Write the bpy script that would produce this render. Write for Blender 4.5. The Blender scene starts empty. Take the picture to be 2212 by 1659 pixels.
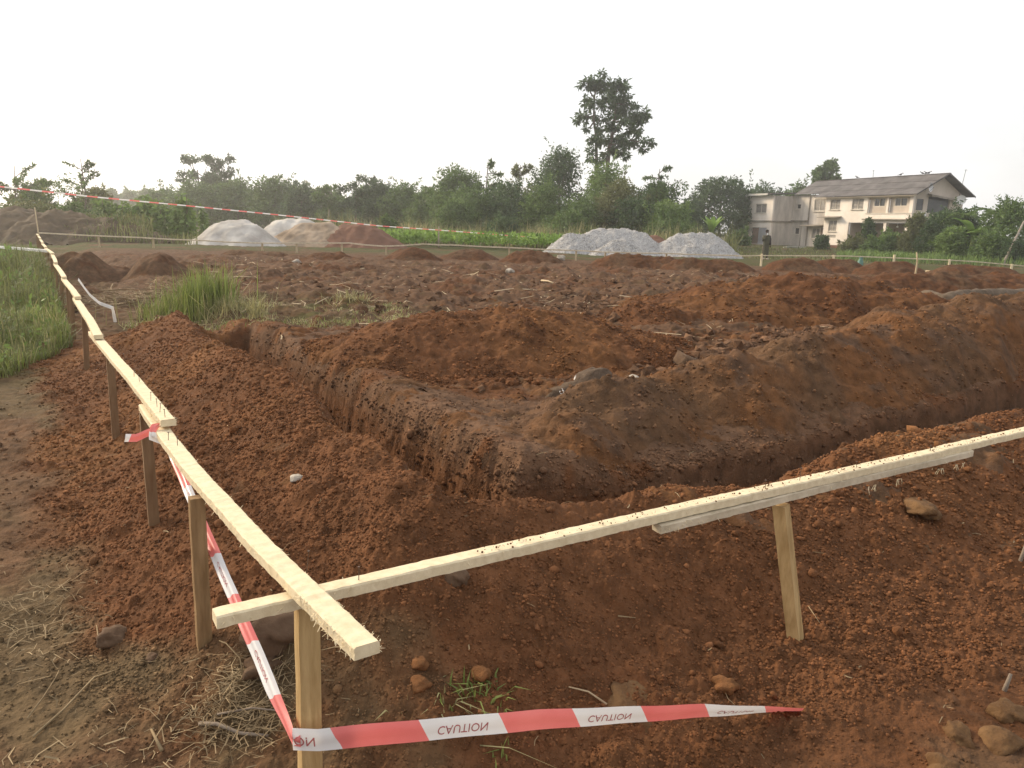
import bpy, bmesh, math, random
import numpy as np
from mathutils import Vector, Matrix
R = math.radians
rng = np.random.default_rng(7)
random.seed(7)
sc = bpy.context.scene
col = sc.collection

# ------------------------------------------------------------------ camera
F_, CX, CY, EYE = 1661., 1106., 829.5, 1.6          # photograph measured at 2212 x 1659
ROLL, TILT = R(1.75), math.atan((829.5 - 488) / 1661)
cam = bpy.data.objects.new('camera', bpy.data.cameras.new('camera'))
col.objects.link(cam)
cam.data.sensor_width = 36.0
cam.data.lens = 36.0 * F_ / 2212
cam.data.clip_start, cam.data.clip_end = 0.05, 3000
cam.location = (0, 0, EYE)
cam.matrix_world = Matrix.Translation((0, 0, EYE)) @ Matrix.Rotation(R(90) - TILT, 4, 'X') @ Matrix.Rotation(ROLL, 4, 'Z')
sc.camera = cam
# ------------------------------------------------------------------ world and sun
SUN_AZ, SUN_EL = R(-58), R(27)                       # azimuth from +Y, negative = left
world = bpy.data.worlds.new('World'); sc.world = world
world.use_nodes = True
nt = world.node_tree; nt.nodes.clear()
def N(t, k, **kw):
    n = t.nodes.new(k)
    for a, v in kw.items(): setattr(n, a, v)
    return n
wo = N(nt, 'ShaderNodeOutputWorld'); bg = N(nt, 'ShaderNodeBackground')
sky = N(nt, 'ShaderNodeTexSky', sky_type='NISHITA', sun_disc=False)
sky.sun_elevation = SUN_EL; sky.sun_rotation = SUN_AZ
sky.air_density, sky.dust_density, sky.ozone_density = 1.2, 2.5, 1.0
hs = N(nt, 'ShaderNodeHueSaturation'); hs.inputs['Saturation'].default_value = 0.45
nt.links.new(sky.outputs[0], hs.inputs['Color'])
# thin cloud veil, a few soft puffs
tc = N(nt, 'ShaderNodeTexCoord'); mp = N(nt, 'ShaderNodeMapping'); mp.inputs['Scale'].default_value = (1, 1, 2.6)
nz = N(nt, 'ShaderNodeTexNoise'); nz.inputs['Scale'].default_value = 2.6; nz.inputs['Detail'].default_value = 6
rp = N(nt, 'ShaderNodeValToRGB'); rp.color_ramp.elements[0].position = .45; rp.color_ramp.elements[1].position = .8
rp.color_ramp.elements[0].color = (.5, .5, .5, 1); rp.color_ramp.elements[1].color = (.85, .85, .85, 1)
mx = N(nt, 'ShaderNodeMix', data_type='RGBA'); mx.inputs[7].default_value = (8.2, 8.1, 8.2, 1)
L = nt.links.new
L(tc.outputs['Generated'], mp.inputs[0]); L(mp.outputs[0], nz.inputs['Vector']); L(nz.outputs[0], rp.inputs[0])
L(rp.outputs[0], mx.inputs[0]); L(hs.outputs[0], mx.inputs[6]); L(mx.outputs[2], bg.inputs[0]); L(bg.outputs[0], wo.inputs[0])
bg.inputs[1].default_value = 0.12
sl = bpy.data.lights.new('sun', 'SUN'); sl.energy = 2.8; sl.angle = R(13); sl.color = (1, .82, .58)
sun = bpy.data.objects.new('sun', sl); col.objects.link(sun)
sdir = Vector((math.sin(SUN_AZ) * math.cos(SUN_EL), math.cos(SUN_AZ) * math.cos(SUN_EL), math.sin(SUN_EL)))
sun.rotation_euler = sdir.to_track_quat('Z', 'Y').to_euler()
sc.view_settings.view_transform = 'Standard'; sc.view_settings.look = 'None'
sc.view_settings.exposure = 0.62; sc.view_settings.gamma = 1.0
sc.cycles.use_denoising = True
sc.cycles.max_bounces = 6; sc.cycles.volume_bounces = 1; sc.cycles.transparent_max_bounces = 6

# ------------------------------------------------------------------ pixel <-> place (photo coordinates, 2212 wide)
def ray(x, y):
    u, v = (x - CX) / F_, -(y - CY) / F_
    c, s = math.cos(ROLL), math.sin(ROLL)
    u, v = u * c - v * s, u * s + v * c
    ct, st_ = math.cos(TILT), math.sin(TILT)
    return np.array([u, ct + v * st_, -st_ + v * ct])
def atz(x, y, z): d = ray(x, y); return d * ((z - EYE) / d[2]) + np.array([0, 0, EYE])
def aty(x, y, Y): d = ray(x, y); return d * (Y / d[1]) + np.array([0, 0, EYE])
OC = np.array([-.52, 1.87]); E1 = np.array([-.533, .846]); E1 = E1 / np.linalg.norm(E1); E2 = np.array([E1[1], -E1[0]])
def ST(x, y): return (x - OC[0]) * E1[0] + (y - OC[1]) * E1[1], (x - OC[0]) * E2[0] + (y - OC[1]) * E2[1]
def W(s, t, z=0.): p = OC + s * E1 + t * E2; return np.array([p[0], p[1], z])

# ------------------------------------------------------------------ noise
def hsh(ix, iy, seed):
    h = (ix.astype(np.int64) * 374761393 + iy.astype(np.int64) * 668265263 + seed * 974634521) & 0x7fffffff
    h = ((h ^ (h >> 13)) * 1274126177) & 0x7fffffff
    h = ((h ^ (h >> 15)) * 2246822519) & 0x7fffffff
    return (h ^ (h >> 16))
def rnd(ix, iy, seed): return (hsh(ix, iy, seed) & 0xfffff) / float(0xfffff)
def perlin(x, y, seed=0):
    x = np.asarray(x, float); y = np.asarray(y, float)
    xi, yi = np.floor(x), np.floor(y); fx, fy = x - xi, y - yi
    u, v = fx * fx * fx * (fx * (fx * 6 - 15) + 10), fy * fy * fy * (fy * (fy * 6 - 15) + 10)
    def g(ax, ay):
        a = rnd(xi + ax, yi + ay, seed) * 6.2831853
        return np.cos(a) * (fx - ax) + np.sin(a) * (fy - ay)
    a = g(0, 0) * (1 - u) + g(1, 0) * u; b = g(0, 1) * (1 - u) + g(1, 1) * u
    return (a * (1 - v) + b * v) * 1.5
def fbm(x, y, seed=0, o=4, gain=.5):
    r = 0; a = 1.; f = 1.
    for k in range(o):
        r = r + a * perlin(x * f, y * f, seed + k * 17); a *= gain; f *= 2.03
    return r
def lumps(x, y, cell, seed, pres=.6):                 # rounded clods lying side by side, height in metres
    X, Y = x / cell, y / cell; xi, yi = np.floor(X), np.floor(Y); out = np.zeros_like(X)
    for dx in (-1, 0, 1):
        for dy in (-1, 0, 1):
            cx, cy = xi + dx, yi + dy
            px, py = cx + rnd(cx, cy, seed), cy + rnd(cx, cy, seed + 1)
            rr = .2 + .55 * rnd(cx, cy, seed + 2); rr = np.where(rnd(cx, cy, seed + 3) < pres, rr, 0)
            d2 = (X - px) ** 2 + (Y - py) ** 2
            out = np.maximum(out, np.sqrt(np.maximum(rr * rr - d2, 0)) * (.55 + .5 * rnd(cx, cy, seed + 4)))
    return out * cell
def ss(e0, e1, x): t = np.clip((x - e0) / (e1 - e0), 0, 1); return t * t * (3 - 2 * t)

# ------------------------------------------------------------------ shape of the site
def inside(s, t, m=0): return np.minimum(s, t) - m
def trench_d(x, y):
    s, t = ST(x, y)
    wv = fbm(x * 1.7, y * 1.7, 5, 3) * .06 + fbm(x * 7, y * 7, 8, 3) * .013
    a = np.maximum(np.abs(t - 1.36) - .31, np.abs(s - 4.45) - 3.5)           # left arm
    b = np.maximum(np.abs(s - 1.33) - .31, np.abs(t - 8.) - 7.)             # right arm
    return np.minimum(a, b) + wv
def prof(u, e, dn):
    a = np.clip(u, 0, 1.25); a = np.where(a < 1, a ** e, 1 + e * (a - 1)); k = .34
    h = np.clip(.5 + .5 * (dn - a) / k, 0, 1); v = dn + (a - dn) * h - k * h * (1 - h)
    return np.maximum(v, 0) * 1.09
def berm_h(x, y):
    s, t = ST(x, y)
    w1 = fbm(x * .9, y * .9, 21, 3) * .12
    t2, s2 = t + w1, s + w1
    k = ss(-1.2, 1.2, s - t)
    cl = .55 + .05 * np.sin(s * 1.9 + .6) - .09 * ss(4.5, 7.5, s)
    cr = .33 + .05 * np.sin(t * 1.6 + .4) + .03 * np.sin(t * 3.7)
    d = np.hypot(np.maximum(.79 - t2, 0), np.maximum(.83 - s2, 0))
    inn = np.maximum(np.minimum(t2 - .79, s2 - .83), 0)
    h = prof(1 - d / 1.16, 1.35, 1 - inn / .62) + .02 * ss(1.6, .8, d)
    return h * (cr + (cl - cr) * k) * np.where(s > t, ss(9.9, 7.6, s), 1.)
def berm_spread(x, y):                                 # how far out the thin red scatter reaches, 0 at its edge
    s, t = ST(x, y); w1 = fbm(x * .9, y * .9, 21, 3) * .12
    d = np.hypot(np.maximum(.79 - t - w1, 0), np.maximum(.83 - s - w1, 0))
    ext = 1.50 - .62 * np.exp(-(((s - .45) / .7) ** 2 + ((t - .3) / .7) ** 2))
    return (ext - d) * .4 * np.where(s > t, ss(9.9, 8.4, s), 1.) - np.maximum(np.minimum(s, t) - 1.3, 0)
def ground_h(x, y):
    x = np.asarray(x, float); y = np.asarray(y, float)
    s, t = ST(x, y)
    ins = ss(.9, 2.0, np.minimum(s, t)); D = np.hypot(x, y)
    h = .21 * ins * ss(60, 35, D)
    h = h + .05 * fbm(x * .35, y * .35, 31, 3)
    rough = ins * ss(7.5, 11, D) * ss(33, 24, D)
    h = h + rough * (.08 * fbm(x * .9, y * .9, 41, 5, .6) + .10 * np.maximum(fbm(x * .45 + 9, y * .6, 47, 2), 0))
    h = np.maximum(h, berm_h(x, y) + h * .4)
    td = trench_d(x, y)
    h = h - .05 * ss(.9, .2, np.minimum(s, t)) * ss(8, 5, D) * ss(.25, .05, berm_h(x, y))
    # banks round over towards the trench on the inner side, then drop steeply
    innr = ss(1.5, 1.75, np.minimum(s, t))
    h = h + innr * ((.10 * ss(1.2, .25, td) - .05 * ss(.22, .0, td)) * ss(2.7, 1.9, t) - (.05 * ss(.6, .2, td) + .06 * ss(.25, 0, td)) * ss(1.9, 2.7, t) + .24 * ss(3.2, 8, t) * ss(1.6, .3, td) * ss(5, 3, s))
    ra = ss(2.0, 3.0, t) * ss(4, 2.5, s)
    h = h + (-.55 + .05 * fbm(x * 3, y * 3, 3, 2) - h) * (ss(.15, -.21, td) * (1 - ra) + ss(.06, -.10, td) * ra)
    # rolling far ground
    h = h + .25 * ss(60, 110, D) + .0012 * np.maximum(D - 110, 0)
    return h
def fine_h(x, y, red, wall):
    D = np.hypot(x, y); k = ss(16, 6, D)
    z = .020 * fbm(x * 2.6, y * 2.6, 61, 4, .55) + .006 * fbm(x * 11, y * 11, 67, 3, .6)
    g = lumps(x, y, .15, 71, .05) * .5 + lumps(x, y, .06, 75, .16) * .55 + lumps(x, y, .028, 79, .7) * .75 + lumps(x, y, .017, 83, .85) * .8 * ss(6, 3, D)
    z = z + g * k * (.28 + .72 * red)
    z = z + (1 - k) * (.04 * fbm(x * 2.2, y * 2.2, 91, 4, .65) + lumps(x, y, .42, 95, .3) * .35 + lumps(x, y, .2, 99, .4) * .3) * ss(36, 26, D)
    return z * (1 - .3 * wall)
def gz(x, y): return float(ground_h(np.array([x], float), np.array([y], float))[0])
def px(x, y, dz=0.):                                   # photo pixel -> point on the ground (a few fixed-point steps)
    z = 0.1
    for _ in range(12): p = atz(x, y, z); z = .5 * z + .5 * gz(p[0], p[1])
    return np.array([p[0], p[1], gz(p[0], p[1]) + dz])

# ------------------------------------------------------------------ mesh helpers
def npmesh(name, V, faces, smooth=True, mats=(), midx=None):
    me = bpy.data.meshes.new(name); V = np.asarray(V, np.float32)
    fl = [np.asarray(f, np.int32) for f in (faces if isinstance(faces, (list, tuple)) else [faces]) if len(f)]
    me.vertices.add(len(V)); me.vertices.foreach_set('co', V.ravel())
    nl = sum(f.size for f in fl); npy = sum(len(f) for f in fl)
    me.loops.add(nl); me.polygons.add(npy)
    me.loops.foreach_set('vertex_index', np.concatenate([f.ravel() for f in fl]))
    tot = np.concatenate([np.full(len(f), f.shape[1], np.int32) for f in fl])
    me.polygons.foreach_set('loop_start', np.concatenate([[0], np.cumsum(tot)[:-1]]).astype(np.int32))
    me.polygons.foreach_set('loop_total', tot)
    me.polygons.foreach_set('use_smooth', np.full(npy, smooth))
    for m in mats: me.materials.append(m)
    if midx is not None: me.polygons.foreach_set('material_index', np.asarray(midx, np.int32))
    me.update(calc_edges=True); me.validate()
    return me
class MB:                                             # gathers simple shapes of ONE part
    def __init__(s): s.v = []; s.f = {3: [], 4: []}; s.m = {3: [], 4: []}; s.n = 0
    def add(s, V, Fc, mi=0):
        V = np.asarray(V, float).reshape(-1, 3); s.v.append(V)
        for f in Fc: s.f[len(f)].append([i + s.n for i in f]); s.m[len(f)].append(mi)
        s.n += len(V)
    def addnp(s, V, Fa):
        s.v.append(V); k = Fa.shape[1]; s.f[k].extend((Fa + s.n).tolist()); s.m[k].extend([0] * len(Fa)); s.n += len(V)
    def box(s, lo, hi, mi=0):
        x0, y0, z0 = lo; x1, y1, z1 = hi
        s.add([(x0, y0, z0), (x1, y0, z0), (x1, y1, z0), (x0, y1, z0), (x0, y0, z1), (x1, y0, z1), (x1, y1, z1), (x0, y1, z1)],
              [(0, 3, 2, 1), (4, 5, 6, 7), (0, 1, 5, 4), (1, 2, 6, 5), (2, 3, 7, 6), (3, 0, 4, 7)], mi)
    def tube(s, pts, rad, n=6, mi=0):
        pts = np.asarray(pts, float); rad = np.broadcast_to(np.asarray(rad, float), (len(pts),)); vs = []
        for i, p in enumerate(pts):
            d = pts[min(i + 1, len(pts) - 1)] - pts[max(i - 1, 0)]; d = d / (np.linalg.norm(d) + 1e-9)
            a = np.cross(d, (0, 0, 1) if abs(d[2]) < .9 else (1, 0, 0)); a /= np.linalg.norm(a); b = np.cross(d, a)
            for k in range(n):
                th = 2 * math.pi * k / n; vs.append(p + rad[i] * (a * math.cos(th) + b * math.sin(th)))
        vs += [pts[0], pts[-1]]; f = []; m = len(pts)
        for i in range(m - 1):
            for k in range(n): f.append((i * n + k, i * n + (k + 1) % n, (i + 1) * n + (k + 1) % n, (i + 1) * n + k))
        for k in range(n): f.append((m * n, (k + 1) % n, k)); f.append((m * n + 1, (m - 1) * n + k, (m - 1) * n + (k + 1) % n))
        s.add(vs, f, mi)
    def mesh(s, name, mats, smooth=False):
        fl = []; mi = []
        for k in (3, 4):
            if s.f[k]: fl.append(np.array(s.f[k])); mi += s.m[k]
        return npmesh(name, np.concatenate(s.v), fl, smooth, mats if isinstance(mats, (list, tuple)) else [mats], mi)
def tag(o, label=None, cat=None, group=None, kind=None):
    for k, v in (('label', label), ('category', cat), ('group', group), ('kind', kind)):
        if v: o[k] = v
    return o
def link(name, me, parent=None, loc=None):
    o = bpy.data.objects.new(name, me); col.objects.link(o)
    if loc is not None: o.location = loc
    if parent is not None: o.parent = parent
    return o
def thing(name, label, cat, loc=(0, 0, 0), rz=0, group=None):
    o = bpy.data.objects.new(name, None); col.objects.link(o); o.empty_display_size = .2
    o.location = loc; o.rotation_euler = (0, 0, rz); return tag(o, label, cat, group)

# ------------------------------------------------------------------ materials
def mat(name, c1, c2=None, scale=5., rough=.9, bump=0., bscale=None, stretch=None, spec=.2, lo=.35, hi=.65, metal=0., island=0., transl=0., attr=None, detail=5):
    m = bpy.data.materials.new(name); m.use_nodes = True; t = m.node_tree; p = t.nodes['Principled BSDF']; out = t.nodes['Material Output']
    p.inputs['Roughness'].default_value = rough; p.inputs['Specular IOR Level'].default_value = spec; p.inputs['Metallic'].default_value = metal
    c2 = c2 or c1
    co = N(t, 'ShaderNodeTexCoord'); vec = co.outputs['Object']
    if stretch:
        mpn = N(t, 'ShaderNodeMapping'); mpn.inputs['Scale'].default_value = stretch; t.links.new(vec, mpn.inputs[0]); vec = mpn.outputs[0]
    n = N(t, 'ShaderNodeTexNoise'); n.inputs['Scale'].default_value = scale; n.inputs['Detail'].default_value = detail; n.inputs['Roughness'].default_value = .6
    t.links.new(vec, n.inputs['Vector'])
    r = N(t, 'ShaderNodeValToRGB'); r.color_ramp.elements[0].position = lo; r.color_ramp.elements[1].position = hi
    r.color_ramp.elements[0].color = (*c1, 1); r.color_ramp.elements[1].color = (*c2, 1)
    t.links.new(n.outputs[0], r.inputs[0]); cc = r.outputs[0]
    if attr:                                            # the soil kind is stored on the mesh, the noise only varies it
        at = N(t, 'ShaderNodeAttribute', attribute_name=attr); mm = N(t, 'ShaderNodeMix', data_type='RGBA', blend_type='MULTIPLY'); mm.inputs[0].default_value = 1
        t.links.new(at.outputs['Color'], mm.inputs[6]); t.links.new(cc, mm.inputs[7]); cc = mm.outputs[2]
    if island:
        ge = N(t, 'ShaderNodeNewGeometry'); hv = N(t, 'ShaderNodeHueSaturation'); ml = N(t, 'ShaderNodeMath', operation='MULTIPLY_ADD')
        ml.inputs[1].default_value = island * 2; ml.inputs[2].default_value = 1 - island
        t.links.new(ge.outputs['Random Per Island'], ml.inputs[0]); t.links.new(ml.outputs[0], hv.inputs['Value']); t.links.new(cc, hv.inputs['Color']); cc = hv.outputs[0]
    t.links.new(cc, p.inputs['Base Color'])
    if bump:
        b = N(t, 'ShaderNodeBump'); b.inputs['Strength'].default_value = bump; b.inputs['Distance'].default_value = .02
        n2 = N(t, 'ShaderNodeTexNoise'); n2.inputs['Scale'].default_value = bscale or scale * 4; n2.inputs['Detail'].default_value = 4
        t.links.new(vec, n2.inputs['Vector']); t.links.new(n2.outputs[0], b.inputs['Height']); t.links.new(b.outputs[0], p.inputs['Normal'])
    if transl:
        tr = N(t, 'ShaderNodeBsdfTranslucent'); mxs = N(t, 'ShaderNodeMixShader'); mxs.inputs[0].default_value = transl
        t.links.new(cc, tr.inputs[0]); t.links.new(p.outputs[0], mxs.inputs[1]); t.links.new(tr.outputs[0], mxs.inputs[2]); t.links.new(mxs.outputs[0], out.inputs[0])
    return m
M = {}
M['soil'] = mat('soil', (.70, .70, .70), (1.28, 1.25, 1.22), 9, .97, .55, 70, attr='soil', spec=.1, detail=8)
M['clod'] = mat('clod', (.70, .70, .70), (1.28, 1.25, 1.22), 14, .97, .5, 90, attr='soil', spec=.1, island=.18)
M['wood'] = mat('fresh_wood', (.60, .49, .31), (.74, .63, .43), 40, .8, .10, 200, spec=.2, lo=.25, hi=.65)
M['woodgrey'] = mat('weathered_wood', (.44, .37, .26), (.62, .53, .39), 9, .8, .3, 40)
M['post'] = mat('post_wood', (.33, .21, .085), (.52, .36, .17), 6, .7, .2, 30, stretch=(5, 5, .6), spec=.3)
M['postmid'] = mat('post_wood_mid', (.20, .12, .055), (.34, .22, .11), 6, .75, .2, 30, stretch=(5, 5, .6))
M['postdark'] = mat('post_wood_dark', (.16, .09, .045), (.24, .15, .08), 6, .8, .2, 30, stretch=(5, 5, .6))
M['fibre'] = mat('wood_fibre', (.56, .45, .28), (.74, .64, .44), 20, .9)
M['nail'] = mat('nail_steel', (.10, .07, .05), (.16, .10, .07), 30, .5, metal=.6)
M['tapewhite'] = mat('tape_white', (.74, .73, .72), (.80, .79, .78), 3, .35, spec=.5, transl=.25)
M['tapered'] = mat('tape_red', (.74, .17, .16), (.80, .23, .21), 3, .35, spec=.5, transl=.25)
M['ink'] = mat('tape_ink', (.45, .13, .13), (.45, .13, .13), 3, .5)
M['straw'] = mat('straw', (.17, .12, .065), (.36, .27, .155), 2.5, .85, island=.35)
M['stick'] = mat('stick', (.38, .29, .18), (.52, .42, .27), 8, .8)
M['stickgrey'] = mat('stick_grey', (.16, .12, .09), (.26, .21, .16), 8, .85, .3)
M['stone'] = mat('stone', (.088, .052, .030), (.135, .085, .052), 9, .9, .5, 30)
M['laterite'] = mat('laterite_rock', (.10, .052, .023), (.17, .095, .042), 9, .95, .8, 30)
M['palestone'] = mat('pale_stone', (.30, .26, .21), (.42, .38, .32), 9, .9, .4, 30)
M['log'] = mat('old_log', (.085, .060, .038), (.17, .125, .085), 5, .95, .7, 22)
M['logpiece'] = mat('rotten_log', (.070, .047, .031), (.125, .088, .060), 9, .95, .8, 30)
M['gravel'] = mat('gravel', (.23, .222, .212), (.50, .485, .465), 11, .95, 1., 22, detail=8, lo=.3, hi=.7)
M['sandwhite'] = mat('white_sand', (.33, .30, .265), (.54, .51, .46), .9, .98, .3, 12)
M['sandbeige'] = mat('beige_sand', (.19, .14, .095), (.38, .30, .22), .8, .98, .3, 12)
M['redheap'] = mat('red_heap', (.135, .068, .044), (.18, .095, .062), 2, .98, .5, 9)
M['brownheap'] = mat('brown_heap', (.075, .055, .036), (.13, .095, .062), 1.5, .98, .6, 8)
def leaf(name, a, b, tr=.35, isl=.35): return mat(name, tuple(1.6 * q for q in a), tuple(1.6 * q for q in b), .9, .6, spec=.25, island=isl, transl=tr)
M['leafdark'] = leaf('leaf_dark', (.030, .052, .022), (.058, .092, .034))
M['leafmid'] = leaf('leaf_mid', (.048, .080, .024), (.088, .132, .038))
M['leaflight'] = leaf('leaf_light', (.065, .105, .028), (.12, .17, .05))
M['leafolive'] = leaf('leaf_olive', (.070, .080, .030), (.12, .125, .05))
M['leafdry'] = leaf('leaf_dry', (.13, .10, .055), (.20, .15, .09))
M['grass'] = leaf('grass_blade', (.085, .115, .028), (.17, .195, .058), .35)
M['grassdry'] = leaf('grass_dry', (.15, .145, .065), (.27, .24, .12), .3)
M['cover'] = leaf('cover_leaf', (.075, .13, .025), (.14, .21, .045), .35)
M['banana'] = leaf('banana_leaf', (.09, .16, .035), (.18, .26, .07), .35, .2)
M['bark'] = mat('bark', (.10, .075, .055), (.19, .15, .115), 5, .95, .6, 14)
M['paleb'] = mat('bark_pale', (.26, .22, .17), (.36, .31, .25), 5, .9, .4, 14)
M['wall'] = mat('render_cream', (.68, .60, .52), (.82, .75, .67), .55, .9, .1, 8, detail=9)
M['wallstain'] = mat('render_stained', (.34, .30, .26), (.70, .63, .55), .6, .95, .15, 8, stretch=(1.6, 1.6, .5), detail=9, lo=.3, hi=.72)
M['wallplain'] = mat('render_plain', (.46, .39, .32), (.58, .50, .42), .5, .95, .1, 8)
M['wallshade'] = mat('render_porch_shade', (.30, .25, .21), (.40, .34, .28), .5, .95)  # porch render with the shade put into its colour
M['roof'] = mat('asbestos_sheet', (.085, .078, .075), (.16, .148, .142), .8, .95, .2, 6, detail=8)
M['fascia'] = mat('fascia', (.42, .40, .37), (.56, .53, .49), 1, .9)
M['concrete'] = mat('mossy_concrete', (.16, .14, .11), (.32, .28, .23), 1, .95)
M['glass'] = mat('dark_pane', (.025, .027, .03), (.06, .06, .062), .8, .25, spec=.5)
M['louvre'] = mat('louvre_blade', (.28, .25, .22), (.38, .35, .31), 2, .5)
M['frame'] = mat('window_frame', (.50, .45, .38), (.60, .55, .47), 2, .7)
M['door'] = mat('door_wood', (.18, .12, .09), (.24, .17, .13), 1.5, .8)
M['zinc'] = mat('zinc_sheet', (.33, .33, .35), (.45, .45, .47), 1.5, .5, metal=.3)
M['dish'] = mat('dish_metal', (.55, .54, .54), (.66, .65, .65), 2, .5)
M['white'] = mat('white_paint', (.75, .74, .72), (.8, .79, .77), 2, .5)
M['darkmetal'] = mat('dark_metal', (.05, .05, .05), (.09, .085, .08), 3, .5)
M['coat'] = mat('khaki_coat', (.060, .058, .038), (.10, .095, .065), 5, .9)
M['sleeve'] = mat('dark_sleeve', (.035, .026, .028), (.055, .042, .045), 5, .9)
M['skin'] = mat('skin_dark', (.045, .024, .016), (.06, .034, .022), 6, .6)
M['hair'] = mat('hair_black', (.012, .010, .009), (.02, .016, .014), 10, .8)
M['trouser'] = mat('trouser', (.05, .038, .03), (.075, .058, .048), 6, .9)
M['shoe'] = mat('shoe', (.35, .30, .25), (.45, .40, .34), 6, .6)
M['bird'] = mat('bird_feather', (.03, .03, .032), (.06, .055, .055), 8, .8)
M['green'] = mat('faded_green_plastic', (.10, .20, .17), (.16, .27, .23), 4, .6)

# ------------------------------------------------------------------ ground: one sheet, finer where it is near
RED, ORG = np.array((.126, .057, .026)), np.array((.160, .075, .032))
BRN, TOP = np.array((.112, .064, .035)), np.array((.110, .063, .037))
TAN, GRS = np.array((.110, .076, .041)), np.array((.072, .076, .027))
def lerp(a, b, k): return a + (b - a) * k[:, None]
def soil_col(x, y, z, bh, td):
    s, t = ST(x, y); D = np.hypot(x, y); n = len(x)
    n1, n2 = fbm(x * .5, y * .5, 101, 4), fbm(x * 2.2, y * 2.2, 111, 4)
    ins = ss(.7, 1.4, np.minimum(s, t))
    c = lerp(np.tile(TAN, (n, 1)), BRN, np.maximum(ss(-.25, .3, n1 + .5 * n2), ss(.3, 1.4, t)))
    c = lerp(c, lerp(np.tile(RED * .8, (n, 1)), BRN * .9, ss(.0, .5, n2)), ss(.7, 1.7, t) * ss(.6, -.2, s))
    c = lerp(c, lerp(np.tile(TOP, (n, 1)), RED * .8, ss(.0, .5, n1 + .4 * n2)), ins)          # dug-over earth inside
    c = lerp(c, TAN, ins * ss(.2, .55, n2) * ss(8, 12, D) * .45)
    far = ss(33, 40, D + n1 * 4); c = lerp(c, GRS * .9, far * ss(-.5, .2, n1 + .3))
    leftg = ss(-.2, -.7, t + .4 * n1) * ss(6, 8.5, s); c = lerp(c, GRS, leftg * .85)
    gs = ss(8.2, 9.4, s) * ss(.6, 1.6, t) * ss(12.5, 10.5, s) * ss(5.5, 3.5, t); c = lerp(c, lerp(np.tile(TAN, (n, 1)), GRS, ss(.0, .5, n2)), gs * .7)
    redm = ss(.0, .12, berm_spread(x, y) + .07 * n2 + .05 * n1)
    redc = lerp(lerp(np.tile(RED, (n, 1)), ORG, ss(-.1, .6, n1)), RED * .86, ss(.1, .6, n2))
    c = lerp(c, lerp(redc, RED * .95, ss(.3, -.5, s) * ss(.3, 1.5, t)), redm)
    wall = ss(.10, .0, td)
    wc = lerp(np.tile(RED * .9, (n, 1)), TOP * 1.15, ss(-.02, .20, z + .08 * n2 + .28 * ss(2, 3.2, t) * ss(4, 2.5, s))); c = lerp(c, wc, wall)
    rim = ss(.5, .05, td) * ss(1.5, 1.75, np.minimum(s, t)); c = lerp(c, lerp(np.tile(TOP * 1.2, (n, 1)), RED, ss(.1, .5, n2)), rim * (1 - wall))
    return c, redm, wall
def set_soil(me, c):
    a = me.color_attributes.new('soil', 'FLOAT_COLOR', 'POINT')
    a.data.foreach_set('color', np.concatenate([c, np.ones((len(c), 1))], 1).astype(np.float32).ravel())
rs = [.45]
while rs[-1] < 420: r = rs[-1]; rs.append(r * (1.02 if r < 1.7 else 1.0036 if r < 14 else 1.006 if r < 45 else 1.03))
rs = np.array(rs)
th = np.concatenate([np.linspace(-180, -62, 48, endpoint=False), np.linspace(-62, -40, 90, endpoint=False), np.linspace(-40, 40, 860, endpoint=False), np.linspace(40, 62, 90, endpoint=False), np.linspace(62, 180, 49)])
TH, RR = np.meshgrid(np.radians(th), rs)
gx, gy = (np.sin(TH) * RR).ravel(), (np.cos(TH) * RR).ravel()
bh, td, zb = berm_h(gx, gy), trench_d(gx, gy), ground_h(gx, gy)
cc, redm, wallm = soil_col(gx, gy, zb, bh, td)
zz = zb + fine_h(gx, gy, redm, wallm)
# pick marks down the trench wall
zz -= wallm * .015 * np.abs(fbm((gx * E1[0] + gy * E1[1]) * 6, (gx * E2[0] + gy * E2[1]) * 6, 131, 4)) * ss(-.6, -.3, zb)
zz += wallm * (.045 * fbm((gx - gy) * 5, zb * 9 + gx * 2, 133, 3) + .03 * fbm((gx - gy) * 14, zb * 22 + gx * 5, 137, 2) + .5 * lumps(gx, gy, .07, 139, .4))
nr, ntn = len(rs), len(th)
ii = (np.arange(nr - 1)[:, None] * ntn + np.arange(ntn - 1)[None, :]).ravel()
me = npmesh('ground', np.stack([gx, gy, zz], 1), np.stack([ii, ii + 1, ii + 1 + ntn, ii + ntn], 1), True, [M['soil']])
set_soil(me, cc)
tag(link('ground', me), kind='structure', label='red and brown building plot with a foundation trench')

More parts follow.
